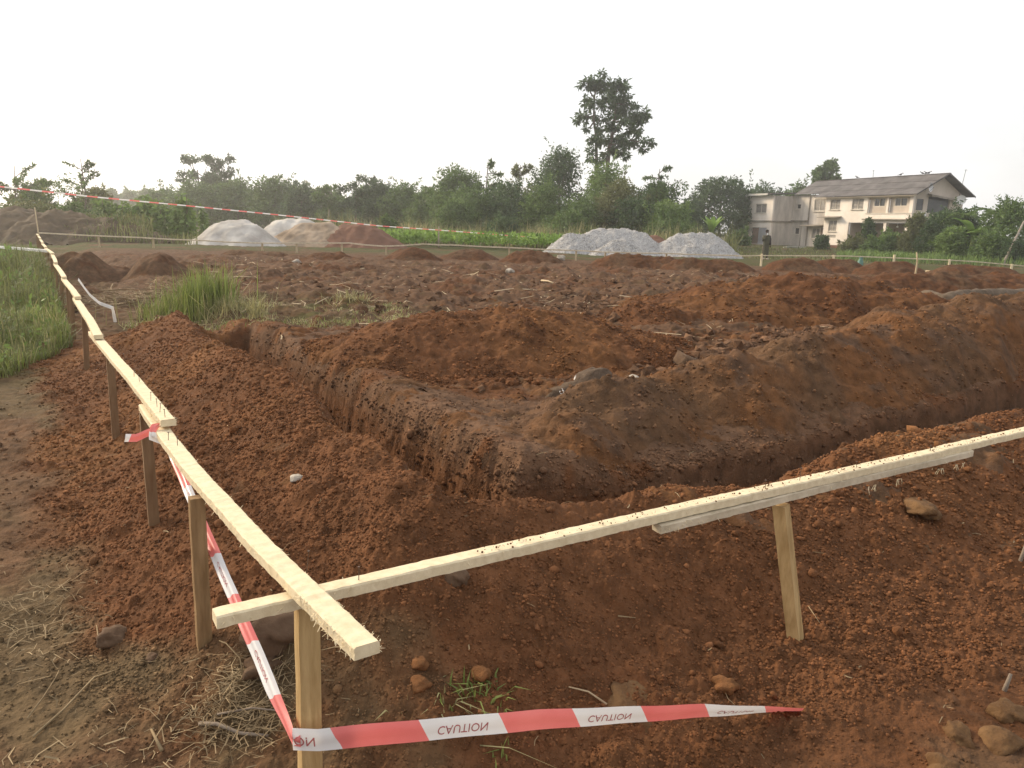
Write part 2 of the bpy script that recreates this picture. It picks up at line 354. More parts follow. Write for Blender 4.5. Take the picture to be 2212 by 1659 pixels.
# ------------------------------------------------------------------ earth mounds and heaps (each its own object)
def mound(name, label, cat, crest, tan, res, m, cols=None, gran=1., seed=0, rnd_top=.25, group=None, extra=.12, foot=.0, lobes=()):
    crest = np.array(crest, float); hm = crest[:, 2].max(); reach = hm / tan + extra + rnd_top
    x0, x1 = crest[:, 0].min() - reach, crest[:, 0].max() + reach; y0, y1 = crest[:, 1].min() - reach, crest[:, 1].max() + reach
    X, Y = np.meshgrid(np.arange(x0, x1, res), np.arange(y0, y1, res)); X, Y = X.ravel(), Y.ravel()
    best = np.full(len(X), -9.)
    wx = X + fbm(X * .8, Y * .8, 200 + seed, 3) * .16 * min(1, hm * 1.6); wy = Y + fbm(X * .8 + 7, Y * .8, 207 + seed, 3) * .16 * min(1, hm * 1.6)
    for a, b in zip(crest[:-1], crest[1:]) if len(crest) > 1 else [(crest[0], crest[0])]:
        d = b[:2] - a[:2]; l2 = max(d @ d, 1e-9)
        u = np.clip(((wx - a[0]) * d[0] + (wy - a[1]) * d[1]) / l2, 0, 1)
        dist = np.hypot(wx - a[0] - u * d[0], wy - a[1] - u * d[1])
        best = np.maximum(best, a[2] + (b[2] - a[2]) * u - tan * (np.sqrt(dist ** 2 + rnd_top ** 2) - rnd_top))
    for lx, ly, lh in lobes: best = np.maximum(best, lh - tan * 1.15 * (np.sqrt((wx - lx) ** 2 + (wy - ly) ** 2 + .02) - .14))
    if foot: best = np.where(best < foot, foot * np.exp(np.minimum(best / foot - 1, 0) * 1.0) - foot * .12, best)
    tdm = trench_d(X, Y); best = np.minimum(best, (tdm - .09) * 1.1)
    g0 = ground_h(X, Y)
    nzf = .05 * hm * fbm(X * 1.5, Y * 1.5, 220 + seed, 4, .55)
    nr_ = crest[0, 1] < 18; nzf = nzf + (nr_ * gran * (lumps(X, Y, .16, 270 + seed, .22) * .4 + lumps(X, Y, .075, 274 + seed, .5) * .5 + .010 * fbm(X * 7, Y * 7, 276 + seed, 4, .6)) if nr_ else 0)
    red = np.ones_like(X); far_ = crest[0, 1] > 35; fz = (.022 * fbm(X * 3.2, Y * 3.2, 260 + seed, 5, .7) + lumps(X, Y, .2, 261 + seed, .5) * .2) * (gran + .3) if far_ else fine_h(X, Y, red * gran, red * 0)
    Z = g0 + best + nzf + fz - .02
    keep = (best > -.05) & (tdm > .03)
    if seed == 40: Z = Z + .22 * fbm(X * .8, Y * .8, 281, 5, .6)
    n = (int(np.ceil((x1 - x0) / res - 1e-9)))
    nx = len(np.arange(x0, x1, res)); ny = len(np.arange(y0, y1, res))
    idx = (np.arange(ny - 1)[:, None] * nx + np.arange(nx - 1)[None, :]).ravel()
    q = np.stack([idx, idx + 1, idx + 1 + nx, idx + nx], 1); q = q[keep[q].any(1)]
    used = np.unique(q); rm = np.full(len(X), -1); rm[used] = np.arange(len(used))
    mesh = npmesh(name, np.stack([X, Y, Z], 1)[used], rm[q], True, [m])
    if cols is not None:
        n1, n2 = fbm(X * .7, Y * .7, 240 + seed, 4)[used], fbm(X * 3, Y * 3, 250 + seed, 4)[used]
        k = len(used); c = lerp(np.tile(np.array(cols[0]), (k, 1)), np.array(cols[1]), ss(-.3, .5, n1)); c = lerp(c, np.array(cols[2]), ss(.15, .6, n2))
        set_soil(mesh, c)
    o = link(name, mesh); o_pts[o.name] = (np.stack([X, Y, Z], 1)[used], best[used], c if cols is not None else None)
    return tag(o, label, cat, group)
o_pts = {}
FC = (RED * .78, BRN * .9, RED * .6); RC = (RED, ORG * .95, RED * .7); BC = (TOP, BRN, RED * .7); MC = (BRN * .95, ORG * .85, TOP)
mound('earth_mound', 'broad domed red earth mound in the middle, behind the inner corner of the trench', 'earth mound',
      [(-1.25, 7.75, .22), (-.80, 8.0, .50), (-.1, 8.2, .53), (.5, 8.35, .48), (1.1, 8.75, .28), (1.7, 9.3, .10)], .50, .018, M['soil'], RC, .9, 1, .5, foot=.06)
mound('earth_mound', 'long red brown spoil ridge rising rightwards along the right trench', 'earth mound',
      [(.3, 5.15, .10), (.75, 5.6, .26), (1.1, 5.9, .19), (1.6, 6.25, .36), (2.05, 6.55, .30), (2.6, 6.95, .45), (3.1, 7.3, .40), (3.7, 7.7, .57), (4.3, 8.05, .52), (4.9, 8.5, .68), (5.5, 8.85, .64), (6.2, 9.3, .73), (8.5, 10.6, .76), (12, 12.6, .7)], .55, .018, M['soil'], MC, .8, 2, .18, foot=.05,
      lobes=[(*(OC + s_ * E1 + t_ * E2), h_) for s_, t_, h_ in ((2.25, 2.55, .20), (2.35, 3.3, .27), (2.2, 4.1, .20), (2.5, 4.9, .34), (2.3, 5.9, .26), (2.6, 6.7, .42), (2.35, 7.7, .34), (2.7, 8.6, .5))])
mound('earth_mound', 'dark red earth mound behind the cloddy strip, right of the broad domed mound', 'earth mound',
      [(2.3, 12.3, .25), (3.3, 13., .50), (4.6, 13.4, .62), (6.1, 13.6, .64), (7., 14.2, .45)], .42, .035, M['soil'], (RED * .88, ORG * .85, RED * .65), .7, 3, .5, foot=.07)
mound('earth_mound', 'low red earth mound at the right edge, behind the fallen log', 'earth mound',
      [(8.5, 20.5, .28), (10.5, 21, .40), (13.5, 21.5, .45), (17, 22, .4)], .40, .05, M['soil'], FC, .6, 4, .6, foot=.07)
far_heaps = [  # px of the crest ends, crest y, distance, label
    ((135, 545), (185, 540), 18.5, 'hazy brown heap left of the dark gap below the far left board'),
    ((325, 542), (350, 543), 18.5, 'pointed brown heap just right of the dark gap, behind the dry stalks'),
    ((505, 545), (600, 548), 29., 'long low brown heap in front of the pale sand, below the far board'),
    ((690, 541), (730, 541), 28., 'rounded red brown heap below the red laterite heap, left of the pointed one'),
    ((884, 530), (900, 531), 29.5, 'pointed red heap below the far tape pole, second of the row of small heaps'),
    ((1000, 535), (1030, 535), 31.5, 'flat topped red heap between the pointed red heap and the grey gravel'),
    ((1135, 536), (1165, 538), 30., 'small red heap touching the left foot of the grey gravel'),
    ((1335, 545), (1440, 552), 29., 'long low red heap in front of the tallest gravel heap'),
    ((1480, 557), (1580, 557), 28., 'dark low heap in front of the right gravel heap'),
    ((1690, 556), (1740, 552), 30., 'red heap right of the standing person'),
    ((1790, 556), (1830, 556), 31., 'red heap below the middle of the house'),
    ((1900, 560), (1960, 561), 30., 'low red heap left of the thin stake below the right shrubs'),
    ((2060, 566), (2170, 573), 28., 'low red bank at the right edge below the far pale board')]
for k, (a, b, D, lab) in enumerate(far_heaps):
    A, B = aty(*a, D), aty(*b, D)
    mound('earth_heap', lab, 'earth heap', [(A[0], A[1], max(.2, .9 * (A[2] - gz(A[0], A[1])))), (B[0], B[1], max(.2, .9 * (B[2] - gz(B[0], B[1]))))], .75 if k < 2 else .55, .06, M['soil'], BC if k < 3 else FC, .5, 20 + k, .12 if k < 2 else .2, 'small spoil heaps along the far board', foot=.06)
def hp(pts, D): 
    r = []
    for x, y in pts: p = aty(x, y, D); r.append((p[0], p[1], p[2] - gz(p[0], p[1])))
    return r
mound('gravel_heap', 'grey gravel heap with a small peak, leftmost of the gravel', 'gravel heap', hp([(1232, 503), (1262, 506)], 45.5), .78, .09, M['gravel'], None, .6, 31, .15, 'gravel heaps')
mound('gravel_heap', 'tallest grey gravel heap with a long flat top, between the two others', 'gravel heap', hp([(1282, 494), (1345, 494), (1388, 501)], 47.5), .74, .09, M['gravel'], None, .6, 32, .15, 'gravel heaps')
mound('gravel_heap', 'low grey gravel heap in front of the tallest one', 'gravel heap', hp([(1325, 518), (1350, 519)], 44.), .75, .09, M['gravel'], None, .6, 33, .15, 'gravel heaps')
mound('gravel_heap', 'grey gravel heap with a flat top standing apart, rightmost of the gravel', 'gravel heap', hp([(1462, 503), (1538, 504)], 47), .82, .09, M['gravel'], None, .6, 34, .15, 'gravel heaps')
mound('sand_heap', 'white grey sand heap, leftmost and brightest of the sand', 'sand heap', hp([(486, 476), (525, 474)], 42), .80, .09, M['sandwhite'], None, .4, 35, .5, 'sand heaps')
mound('sand_heap', 'pale grey sand heap behind the beige one', 'sand heap', hp([(610, 473), (660, 473)], 47), .76, .09, M['sandwhite'], None, .4, 36, .5, 'sand heaps')
mound('sand_heap', 'beige sand heap between the pale sand and the red laterite', 'sand heap', hp([(655, 482), (712, 480)], 45), .72, .09, M['sandbeige'], None, .4, 37, .5, 'sand heaps')
mound('laterite_heap', 'red laterite heap at the right end of the sand heaps', 'laterite heap', hp([(745, 484), (792, 486)], 45.), .62, .09, M['redheap'], None, .5, 38, .5)
mound('laterite_heap', 'small orange red heap peeping out between the gravel heaps', 'laterite heap', hp([(1405, 508), (1415, 508)], 54), .7, .1, M['redheap'], None, .5, 39, .4)
mound('soil_bank', 'large dull brown soil bank at far left, overgrown along its top', 'soil bank', hp([(-150, 455), (0, 452), (120, 455), (210, 470), (300, 495)], 42), .5, .12, M['brownheap'], None, 2.2, 40, .8)
# ------------------------------------------------------------------ loose clods and pebbles: nobody could count them
def ico(sub, seed, jag=.05):
    b = bmesh.new(); bmesh.ops.create_icosphere(b, subdivisions=sub, radius=1); g = np.random.default_rng(seed)
    V = np.array([v.co[:] for v in b.verts]); Fa = np.array([[v.index for v in f.verts] for f in b.faces]); b.free()
    o = g.uniform(0, 50, 3)
    V = np.sign(V) * np.abs(V) ** .82 * (1 + .40 * perlin(V[:, 0] * 1.3 + o[0] + V[:, 2], V[:, 1] * 1.3 + o[1] - V[:, 2] * .7, seed)[:, None] + g.normal(0, jag, (len(V), 1)))
    return V, Fa
def scatter_clods(name, P, size, tmpl, flat=.75, g=rng):
    n = len(P); Vs, Fs, off = [], [], 0; which = g.integers(0, len(tmpl), n)
    owner = []
    for k, (V, Fa) in enumerate(tmpl):
        id_ = np.where(which == k)[0]
        if not len(id_): continue
        m = len(id_); a = g.uniform(0, 6.283, m); sc3 = size[id_, None] * g.uniform(.7, 1.25, (m, 3)) * np.array([1, 1, flat])
        X = V[None] * sc3[:, None]; c, s_ = np.cos(a)[:, None], np.sin(a)[:, None]
        tilt = g.normal(0, .5, m)[:, None]
        y, z = X[..., 1] * np.cos(tilt) - X[..., 2] * np.sin(tilt), X[..., 1] * np.sin(tilt) + X[..., 2] * np.cos(tilt)
        X = np.stack([X[..., 0] * c - y * s_, X[..., 0] * s_ + y * c, z], -1) + P[id_, None]
        Vs.append(X.reshape(-1, 3)); Fs.append((Fa[None] + (np.arange(m) * len(V))[:, None, None] + off).reshape(-1, 3)); off += m * len(V)
        owner.append(np.repeat(id_, len(V)))
    return npmesh(name, np.concatenate(Vs), np.concatenate(Fs), True, [M['clod']]), np.concatenate(owner)
small = [ico(1, k) for k in range(6)]; big = [ico(2, 30 + k, .16) for k in range(8)]; huge = [ico(3, 60 + k, .03) for k in range(6)]
n = 190000
rr = 1.5 * np.exp(rng.uniform(0, 1, n) ** .8 * math.log(7.0)); aa = rng.uniform(-.85, .85, n)
cx, cy = np.sin(aa) * rr, np.cos(aa) * rr
bhv, tdv = berm_h(cx, cy), trench_d(cx, cy)
bsp = berm_spread(cx, cy)
keep = (rng.uniform(0, 1, n) < .10 + .9 * ss(.0, .10, bsp)) & (tdv > .05) & (rng.uniform(-.35, .9, n) < .8 * fbm(cx * 1.1, cy * 1.1, 301, 3) + .62)
cx, cy, rr = cx[keep], cy[keep], rr[keep]; n = len(cx)
size = (.003 + .0045 * rng.power(.4, n)) * np.clip(rr / 2.6, .8, 2.0)
size *= np.where(rng.uniform(0, 1, n) < .012, rng.uniform(1.6, 3.0, n), 1)
bz, bt, g0 = berm_h(cx, cy), trench_d(cx, cy), ground_h(cx, cy)
c0, rm0, wl0 = soil_col(cx, cy, g0, bz, bt)
P = np.stack([cx, cy, g0 + fine_h(cx, cy, rm0, wl0) + size * .25], 1)
me, ow = scatter_clods('soil_crumbs', P, size, small); set_soil(me, (c0 * rng.uniform(1.15, 1.6, (n, 1)))[ow])
tag(link('soil_crumbs', me), 'loose crumbs of red soil lying on the banks', kind='stuff')
for mk, cnt, smin, smax in (('earth_mound', 16000, .004, .019), ('earth_mound.001', 14000, .003, .017), ('earth_mound.002', 4500, .010, .034)):
    VV, bb, cm0 = o_pts[mk]; vis = np.where((bb > .015) & (trench_d(VV[:, 0], VV[:, 1]) > .08) & (np.abs(VV[:, 0]) < VV[:, 1] * .75))[0]
    w_ = np.exp(-bb[vis] * 3) * ss(-.5, .5, fbm(VV[vis, 0] * 1.6, VV[vis, 1] * 1.6, 401, 3)) + .05; id_ = rng.choice(vis, cnt, p=w_ / w_.sum()); size = smin + (smax - smin) * rng.power(.22, cnt)
    P = VV[id_] + np.stack([rng.normal(0, .012, cnt), rng.normal(0, .012, cnt), size * .2], 1); me, ow = scatter_clods('soil_crumbs', P, size, small); set_soil(me, (cm0[id_] * rng.uniform(1.15, 1.65, (cnt, 1)))[ow])
    tag(link('soil_crumbs', me), 'loose crumbs and clods on the ' + {'earth_mound': 'broad domed mound', 'earth_mound.001': 'long spoil ridge', 'earth_mound.002': 'dark red mound'}[mk], kind='stuff')
vi = np.where((td < .09) & (td > -.2) & (np.hypot(gx, gy) < 11) & (np.minimum(*ST(gx, gy)) > 1.3) & (np.abs(gx) < gy))[0]; id_ = rng.choice(vi, 7000); size = .004 + .016 * rng.power(.22, 7000)
P = np.stack([gx[id_], gy[id_], zz[id_]], 1) + rng.normal(0, .008, (7000, 3)); me, ow = scatter_clods('wall_crumbs', P, size, small, 1.); set_soil(me, (cc[id_] * rng.uniform(1.0, 1.5, (7000, 1)))[ow]); tag(link('wall_crumbs', me), 'crumbs of earth standing out of the cut trench wall', kind='stuff')
def clod_patch(name, lab, pts, n, s0, s1, spread, color, tm, seed, on=()):
    g = np.random.default_rng(seed); pts = np.array(pts); u = g.uniform(0, 1, n); k = np.minimum((u * (len(pts) - 1)).astype(int), len(pts) - 2); f = u * (len(pts) - 1) - k
    B = pts[k] + (pts[k + 1] - pts[k]) * f[:, None] + g.normal(0, 1, (n, 2)) * np.array(spread)
    z = ground_h(B[:, 0], B[:, 1]); size = s0 + (s1 - s0) * g.power(.32, n)
    me, ow = scatter_clods(name, np.stack([B[:, 0], B[:, 1], z + size * .12], 1), size, tm, .72, g); me.polygons.foreach_set('use_smooth', [False] * len(me.polygons))
    set_soil(me, (np.array(color)[None] * g.uniform(.75, 1.3, (n, 1)))[ow])
    return tag(link(name, me), lab, kind='stuff')
clod_patch('dark_clods', 'dark grey brown clods turned up between the ridge and the mounds', [atz(1400, 815, .25)[:2], atz(1560, 745, .3)[:2], atz(1760, 700, .3)[:2]], 560, .015, .10, (.30, .45), TOP * 1.15, big, 1)
clod_patch('dark_clods', 'brown clods heaped along the rough ground in the middle distance', [atz(1180, 672, .3)[:2], atz(1330, 655, .3)[:2], atz(1480, 625, .3)[:2]], 420, .02, .12, (.8, .7), TOP * 1.15, big, 2)
clod_patch('mound_foot_clods', 'red crumbs rolled down to the foot of the broad domed mound', [atz(830, 800, .2)[:2], atz(1000, 830, .2)[:2], atz(1240, 830, .2)[:2]], 500, .012, .05, (.14, .12), RED * 1.05, small, 3)
clod_patch('field_clods', 'scattered clods over the dug field behind the mounds', [(-6, 15), (2, 16), (9, 19), (14, 22)], 2600, .015, .09, (2.8, 3.6), TOP * 1.15, big, 4)
def rock(name, lab, x, y, size, m, seed, dz=.25, flat=.7, tm=huge, cat='stone', rz=0., group=None, stretch=1.):
    V, Fa = tm[seed % len(tm)]; p = px(x, y); V = V * np.array([stretch, 1, flat]) * size
    me = npmesh(name, V, Fa, True, [M[m]]); o = link(name, me, None, (p[0], p[1], p[2] + size * dz)); o.rotation_euler = (.2 * math.sin(seed), .2 * math.cos(seed * 2), rz + seed)
    if m == 'clod': set_soil(me, np.tile(ORG * 1.05, (len(V), 1)))
    return tag(o, lab, cat, group)
rock('rock', 'dark angular rock behind the corner post, below the crossing timbers', 598, 1385, .075, 'stone', 1, .5, .75, stretch=1.3)
rock('rock', 'smooth brown rock at lower left beside a short pale straw', 245, 1390, .05, 'stone', 2, .5)
rock('rock', 'flat grey red rock behind the slanting tape, left of the corner post', 566, 1450, .055, 'stone', 3, .3, .6)
rock('rock', 'small grey stone at the foot of the red bank left of the nearest left post', 330, 1425, .022, 'stone', 4)
rock('pale_stone', 'small white stone on the red bank in the middle of the left slope', 643, 1040, .032, 'palestone', 5, .4, .6)
rock('stone', 'brown rounded stone on the bank crest, right of the white stone', 790, 1003, .03, 'stone', 6, .4)
rock('stone', 'grey brown stone just below the pale right rail', 985, 1250, .045, 'stone', 7, .2)
rock('stone', 'large flat half buried stone above the red and white tape', 1365, 1525, .085, 'laterite', 8, -.12, .5, stretch=1.35)
rock('clod', 'orange crumbly clod to the right of the flat half buried stone', 1565, 1490, .042, 'clod', 9, .4)
rock('clod', 'big red clod on the slope right of the corner post', 905, 1490, .034, 'clod', 10, .4)
rock('clod', 'smaller red clod just above the big one right of the corner post', 908, 1440, .026, 'clod', 11, .4)
rock('clod', 'red clod above the green grass tuft', 1040, 1462, .03, 'clod', 12, .4)
rock('laterite_block', 'ochre laterite block at the right edge, upper of the corner blocks', 2185, 1545, .052, 'laterite', 13, .1, .65, stretch=1.3)
rock('laterite_block', 'ochre laterite block in the lower right corner, left of the edge one', 2070, 1590, .040, 'laterite', 14, .1, .65, stretch=1.3)
rock('laterite_block', 'largest ochre laterite block in the lower right corner', 2160, 1610, .056, 'laterite', 16, .1, .6, stretch=1.2)
rock('laterite_block', 'yellow brown laterite block at the bottom edge right of centre', 2040, 1665, .05, 'laterite', 15, .1, .7)
rock('laterite_block', 'ochre lump on the right bank, right of the leaning post', 1990, 1105, .085, 'laterite', 17, .2, .5, stretch=1.5)
rock('stone', 'grey stone right of the lumpy grey log piece', 1370, 826, .06, 'palestone', 18, .3)
rock('slab', 'squarish brown clod slab among the dark clods', 1480, 796, .13, 'stone', 19, .4, .7, big)
rock('pale_stone', 'white stone at the left foot of the gravel, on the small red heap', 1212, 562, .16, 'palestone', 20, .6)
rock('pale_stone', 'white stone on the field, left of the gravel heaps', 1103, 592, .12, 'palestone', 21, .6)
rock('pale_stone', 'white stone on the field below the beige sand', 640, 571, .13, 'palestone', 22, .6)
for mk in ('gravel_heap', 'gravel_heap.001', 'gravel_heap.002', 'gravel_heap.003'):
    VV, bb, _ = o_pts[mk]; id_ = rng.choice(np.where(bb > -.02)[0], 2600); size = .014 + .022 * rng.power(.5, 2600); me, ow = scatter_clods('gravel_stones', VV[id_] + rng.normal(0, .03, (2600, 3)) * np.array([1, 1, .3]), size, small); set_soil(me, (np.array((.46, .445, .425)) * rng.uniform(.45, 1.5, (2600, 1)))[ow])
    o = link('loose_stones', me, bpy.data.objects[mk]); o['kind'] = 'stuff'
# ------------------------------------------------------------------ profile board fences
def rail_mesh(pts, wdt, thk, mats, seed, fuzz=0):
    g = np.random.default_rng(seed); pts = np.array(pts, float); Lg = np.linalg.norm(pts[-1] - pts[0]); nseg = max(6, int(Lg / (.02 if fuzz else .06)))
    u = np.linspace(0, 1, nseg + 1); k = np.minimum((u * (len(pts) - 1)).astype(int), len(pts) - 2); f = u * (len(pts) - 1) - k
    C = pts[k] + (pts[k + 1] - pts[k]) * f[:, None]; d = pts[-1] - pts[0]; d = d / np.linalg.norm(d); side = np.array([d[1], -d[0], 0]); side /= np.linalg.norm(side)
    up = np.cross(side, d); up = up if up[2] > 0 else -up
    wob = np.cumsum(g.normal(0, .0006, nseg + 1)) * .6; C = C + side * (wob - wob.mean())[:, None] + up * (g.normal(0, .0004, nseg + 1))[:, None]
    sec = np.array([(-1, -1), (-1, .72), (-.86, 1), (.86, 1), (1, .72), (1, -1)]) * .5
    V = []
    for i in range(nseg + 1):
        w_ = wdt * (1 + .012 * g.normal()); t_ = thk * (1 + .015 * g.normal())
        for a, b in sec: V.append(C[i] + side * (a * w_ + g.normal(0, .0005)) + up * (b * t_ + g.normal(0, .0005)))
    q = []; ns = len(sec)
    for i in range(nseg):
        for j in range(ns): q.append((i * ns + j, i * ns + (j + 1) % ns, (i + 1) * ns + (j + 1) % ns, (i + 1) * ns + j))
    mb = MB(); mb.add(V, q)
    o2 = nseg * ns
    mb.add([V[0], V[1], V[2], V[3], V[4], V[5]], [(0, 1, 4, 5), (1, 2, 3, 4)]); mb.add([V[o2 + j] for j in range(6)], [(5, 4, 1, 0), (4, 3, 2, 1)])
    for _ in range(fuzz):                                # torn saw fibres along the edges
        i = g.integers(0, nseg) if g.uniform() < .6 else g.integers(0, max(2, nseg // 8)); sgn = g.choice([-1, 1]); e = C[i] + side * sgn * wdt * .49 + up * thk * g.uniform(-.45, .5)
        l = g.uniform(.005, .018); dr = side * sgn * g.uniform(.3, 1) + d * g.normal(0, 1) + up * g.uniform(-.7, .7); dr /= np.linalg.norm(dr)
        w2 = np.cross(dr, up); w2 = w2 / (np.linalg.norm(w2) + 1e-9) * g.uniform(.0008, .0022); t2 = e + dr * l - up * l * .3
        mb.add([e - w2, e + w2, t2 + w2 * .3, t2 - w2 * .3], [(0, 1, 2, 3)], 1)
    return mb.mesh('rail', [mats, M['fibre']])
def post_mesh(p0, p1, wa, wb, ax, m):                    # square post from p0 (in the earth) to p1, wa across ax
    p0, p1, ax = np.array(p0), np.array(p1), np.array(ax); ay = np.array([-ax[1], ax[0], 0]); mb = MB(); V = []; nn = 8
    for i in range(nn + 1):
        c = p0 + (p1 - p0) * i / nn; k = .55 if i == 0 else 1.
        for a, b in ((-1, -1), (1, -1), (1, 1), (-1, 1)): V.append(c + ax * a * wa * .5 * k * (1 + .03 * math.sin(i * 3 + a)) + ay * b * wb * .5 * k)
    q = [(i * 4 + j, i * 4 + (j + 1) % 4, i * 4 + 4 + (j + 1) % 4, i * 4 + 4 + j) for i in range(nn) for j in range(4)] + [(nn * 4, nn * 4 + 1, nn * 4 + 2, nn * 4 + 3)]
    mb.add(V, q); return mb.mesh('post', m)
def nail_mesh(p, h=.035, lean=(0, 0)):
    mb = MB(); q = np.array(p); t = q + np.array([lean[0], lean[1], h]); mb.tube([q - np.array([0, 0, .01]), t], .0013, 5); mb.tube([t, t + np.array([0, 0, .002])], .004, 6); return mb.mesh('nail', M['nail'])
e1, e2 = np.array([*E1, 0]), np.array([*E2, 0])
lf = thing('profile_fence', 'long low timber rail on stakes running away along the left bank', 'timber fence', W(0, 0))
def kid(nm, me, par): o = link(nm, me, par); o.matrix_parent_inverse = par.matrix_world.inverted() if False else Matrix.Translation(par.location).inverted() if par.rotation_euler.z == 0 else o.matrix_parent_inverse; return o
s0 = -.40; lens = [2.62, 3.3, 3.5, 3.6, 3.8, 3.8, 3.9, 3.9, 3.9, 4.0, 4.2]; gl = np.random.default_rng(3)
zb_, tj = .67, 0.
for k, ln in enumerate(lens):
    a, b = s0, s0 + ln; j0, j1 = tj, -.125 + gl.normal(0, .015)
    rise = .04 if k == 0 else .055
    za, zb2 = zb_, .67 + gl.normal(0, .012) if k else .672
    p = [W(a, j0, za), W(a + ln * .35, j0 * .6 + j1 * .4 + .008, (za * .65 + zb2 * .35)), W(b, j1, zb2)]
    if k == 0: p = [W(-.385, .012, .667), W(.26, -.048, .668), W(.90, -.088, .67), W(1.56, -.112, .67), W(2.22, -.122, .672)]
    kid('rail', rail_mesh(p, .062, .031, M['wood'], 40 + k, 300 if k < 2 else (120 if k < 4 else 0)), lf)
    s0 = b - (.55 if k < 2 else .35); zb_ = zb2 + .044; tj = j1
for k, s in enumerate([.86, 2.22, 4.05, 6.75, 9.2, 10.0, 12.3, 14.6, 17, 19.5, 22, 25, 28, 31, 34, 37]):
    tt = -.125; q = W(s, tt); z0 = gz(q[0], q[1])
    tl = (0, 0) if k > 3 else ((0, .02), (-.01, .03), (.0, .02), (0, 0))[k]
    kid('post', post_mesh(W(s + tl[0], tt + tl[1] - .02, z0 - .25), W(s, tt, .645), .050, .040, E2.tolist() + [0], M['postdark'] if k != 0 else M['postmid']), lf)
for s, t, ln in ((.03, .01, .05), (1.72, .022, .03), (1.83, .015, .032), (1.95, .02, .03), (2.1, .012, .032), (1.4, .02, .03), (1.5, .0, .028), (2.6, .02, .03), (2.75, .01, .03), (3.3, .02, .03)):
    kid('nail', nail_mesh(W(s, t - .12 * min(1, s), .69 if s < 1.6 else .735), ln, (gl.normal(0, .004), gl.normal(0, .004))), lf)
rf = thing('profile_fence', 'low pale timber rail on stakes crossing the foreground to the right edge', 'timber fence', W(.02, 0))
for (a, b, za, zb2, wd, tk, off, m, fz) in ((-.235, 2.98, .625, .628, .054, .032, .0, 'wood', 70), (1.22, 3.22, .590, .597, .046, .030, -.010, 'woodgrey', 160), (2.99, 7.2, .628, .63, .056, .032, .006, 'wood', 90)):
    kid('rail', rail_mesh([W(off, a, za), W(off + .012, (a + b) / 2, (za + zb2) / 2), W(off, b, zb2)], wd, tk, M[m], int(90 + a * 7), fz), rf)
q = W(.015, .0); kid('post', post_mesh(W(.015, -.005, gz(q[0], q[1]) - .3), W(.015, .0, .602), .057, .044, E2.tolist() + [0], M['post']), rf)
q = W(-.0, 1.92); kid('post', post_mesh(W(-.06, 2.02, gz(q[0], q[1]) - .14), W(.0, 1.88, .56), .062, .05, [.60, .80, 0], M['post']), rf)
q = W(-.0, 4.6); kid('post', post_mesh(W(0, 4.6, gz(q[0], q[1]) - .2), W(0, 4.6, .6), .062, .05, E2.tolist() + [0], M['post']), rf)
for t, h in ((1.98, .045), (1.78, .025), (2.35, .02), (.14, .03), (2.9, .02)): kid('nail', nail_mesh(W(.0, t, .648), h, (gl.normal(0, .003), .002)), rf)
nc = 420; tt = rng.uniform(.5, 4.5, nc); Pc = np.array([W(rng.normal(0, .012), q, .648) for q in tt]); sc_ = .0012 + .003 * rng.power(.4, nc); me, ow = scatter_clods('soil_crumbs', Pc, sc_, small); set_soil(me, np.tile(RED * 1.2, (len(ow), 1))); tag(link('soil_crumbs', me), 'specks of red soil lying on top of the right rail', kind='stuff')
def peel(par, s, t, z, n, seed):                          # curled shavings hanging from the rail
    g = np.random.default_rng(seed)
    for _ in range(n):
        mb = MB()
        p = W(s - .03, t + g.uniform(-.04, .04), z); pts = [p]; a = g.uniform(0, 6)
        for k in range(5): p = p + np.array([.0025 * math.cos(a + k * .5), .0025 * math.sin(a + k * .5), -.008 * g.uniform(.3, 1)]); pts.append(p)
        mb.tube(pts, np.linspace(.0022, .0008, 6), 4)
        kid('shaving', mb.mesh('shaving', M['fibre']), par)
for k, t in enumerate((2.42, 2.62, 2.95, 3.1)): peel(rf, -.01, t, .565, 5, k)
ff = thing('profile_fence', 'distant low timber rail on stakes along the far side of the plot', 'timber fence', aty(1000, 540, 33.))
bp = [(85, 503), (300, 513), (425, 519), (553, 525), (753, 525), (828, 532), (913, 527), (975, 529), (1103, 535), (1266, 542), (1331, 545), (1428, 547), (1593, 552)]
for k, (a, b) in enumerate(zip(bp[:-1], bp[1:])):
    A, B = aty(*a, 33.), aty(*b, 33.); kid('rail', rail_mesh([A, (A + B) / 2 - np.array([0, 0, .015]), B], .08, .05, M['woodgrey'], 200 + k), ff)
for xx in (212, 330, 566, 640, 738, 834, 1100, 1245, 1308, 1440):
    yy = np.interp(xx, [b[0] for b in bp], [b[1] for b in bp]); A = aty(xx, yy + 1, 33.); kid('post', post_mesh((A[0], A[1] + .03, gz(A[0], A[1]) - .2), (A[0], A[1] + .03, A[2]), .075, .05, [1, 0, 0], M['stick']), ff)
fr = thing('profile_fence', 'distant pale timber rail beyond the field on the right, below the house', 'timber fence', aty(1900, 560, 33.))
bp = [(1590, 553), (1643, 552), (1829, 553), (1931, 557), (2050, 562), (2104, 565), (2230, 576)]
for k, (a, b) in enumerate(zip(bp[:-1], bp[1:])):
    A, B = aty(*a, 34.), aty(*b, 34.); kid('rail', rail_mesh([A, (A + B) / 2, B], .07, .045, M['woodgrey'], 230 + k), fr)
for xx, up in ((1645, 4), (1800, 2), (1931, 7), (2050, 2), (2184, 2)):
    yy = np.interp(xx, [b[0] for b in bp], [b[1] for b in bp]); A = aty(xx, yy - up, 34.); kid('post', post_mesh((A[0], A[1] - .07, gz(A[0], A[1]) - .2), (A[0], A[1] - .07, A[2]), .08, .06, [1, 0, 0], M['wood']), fr)
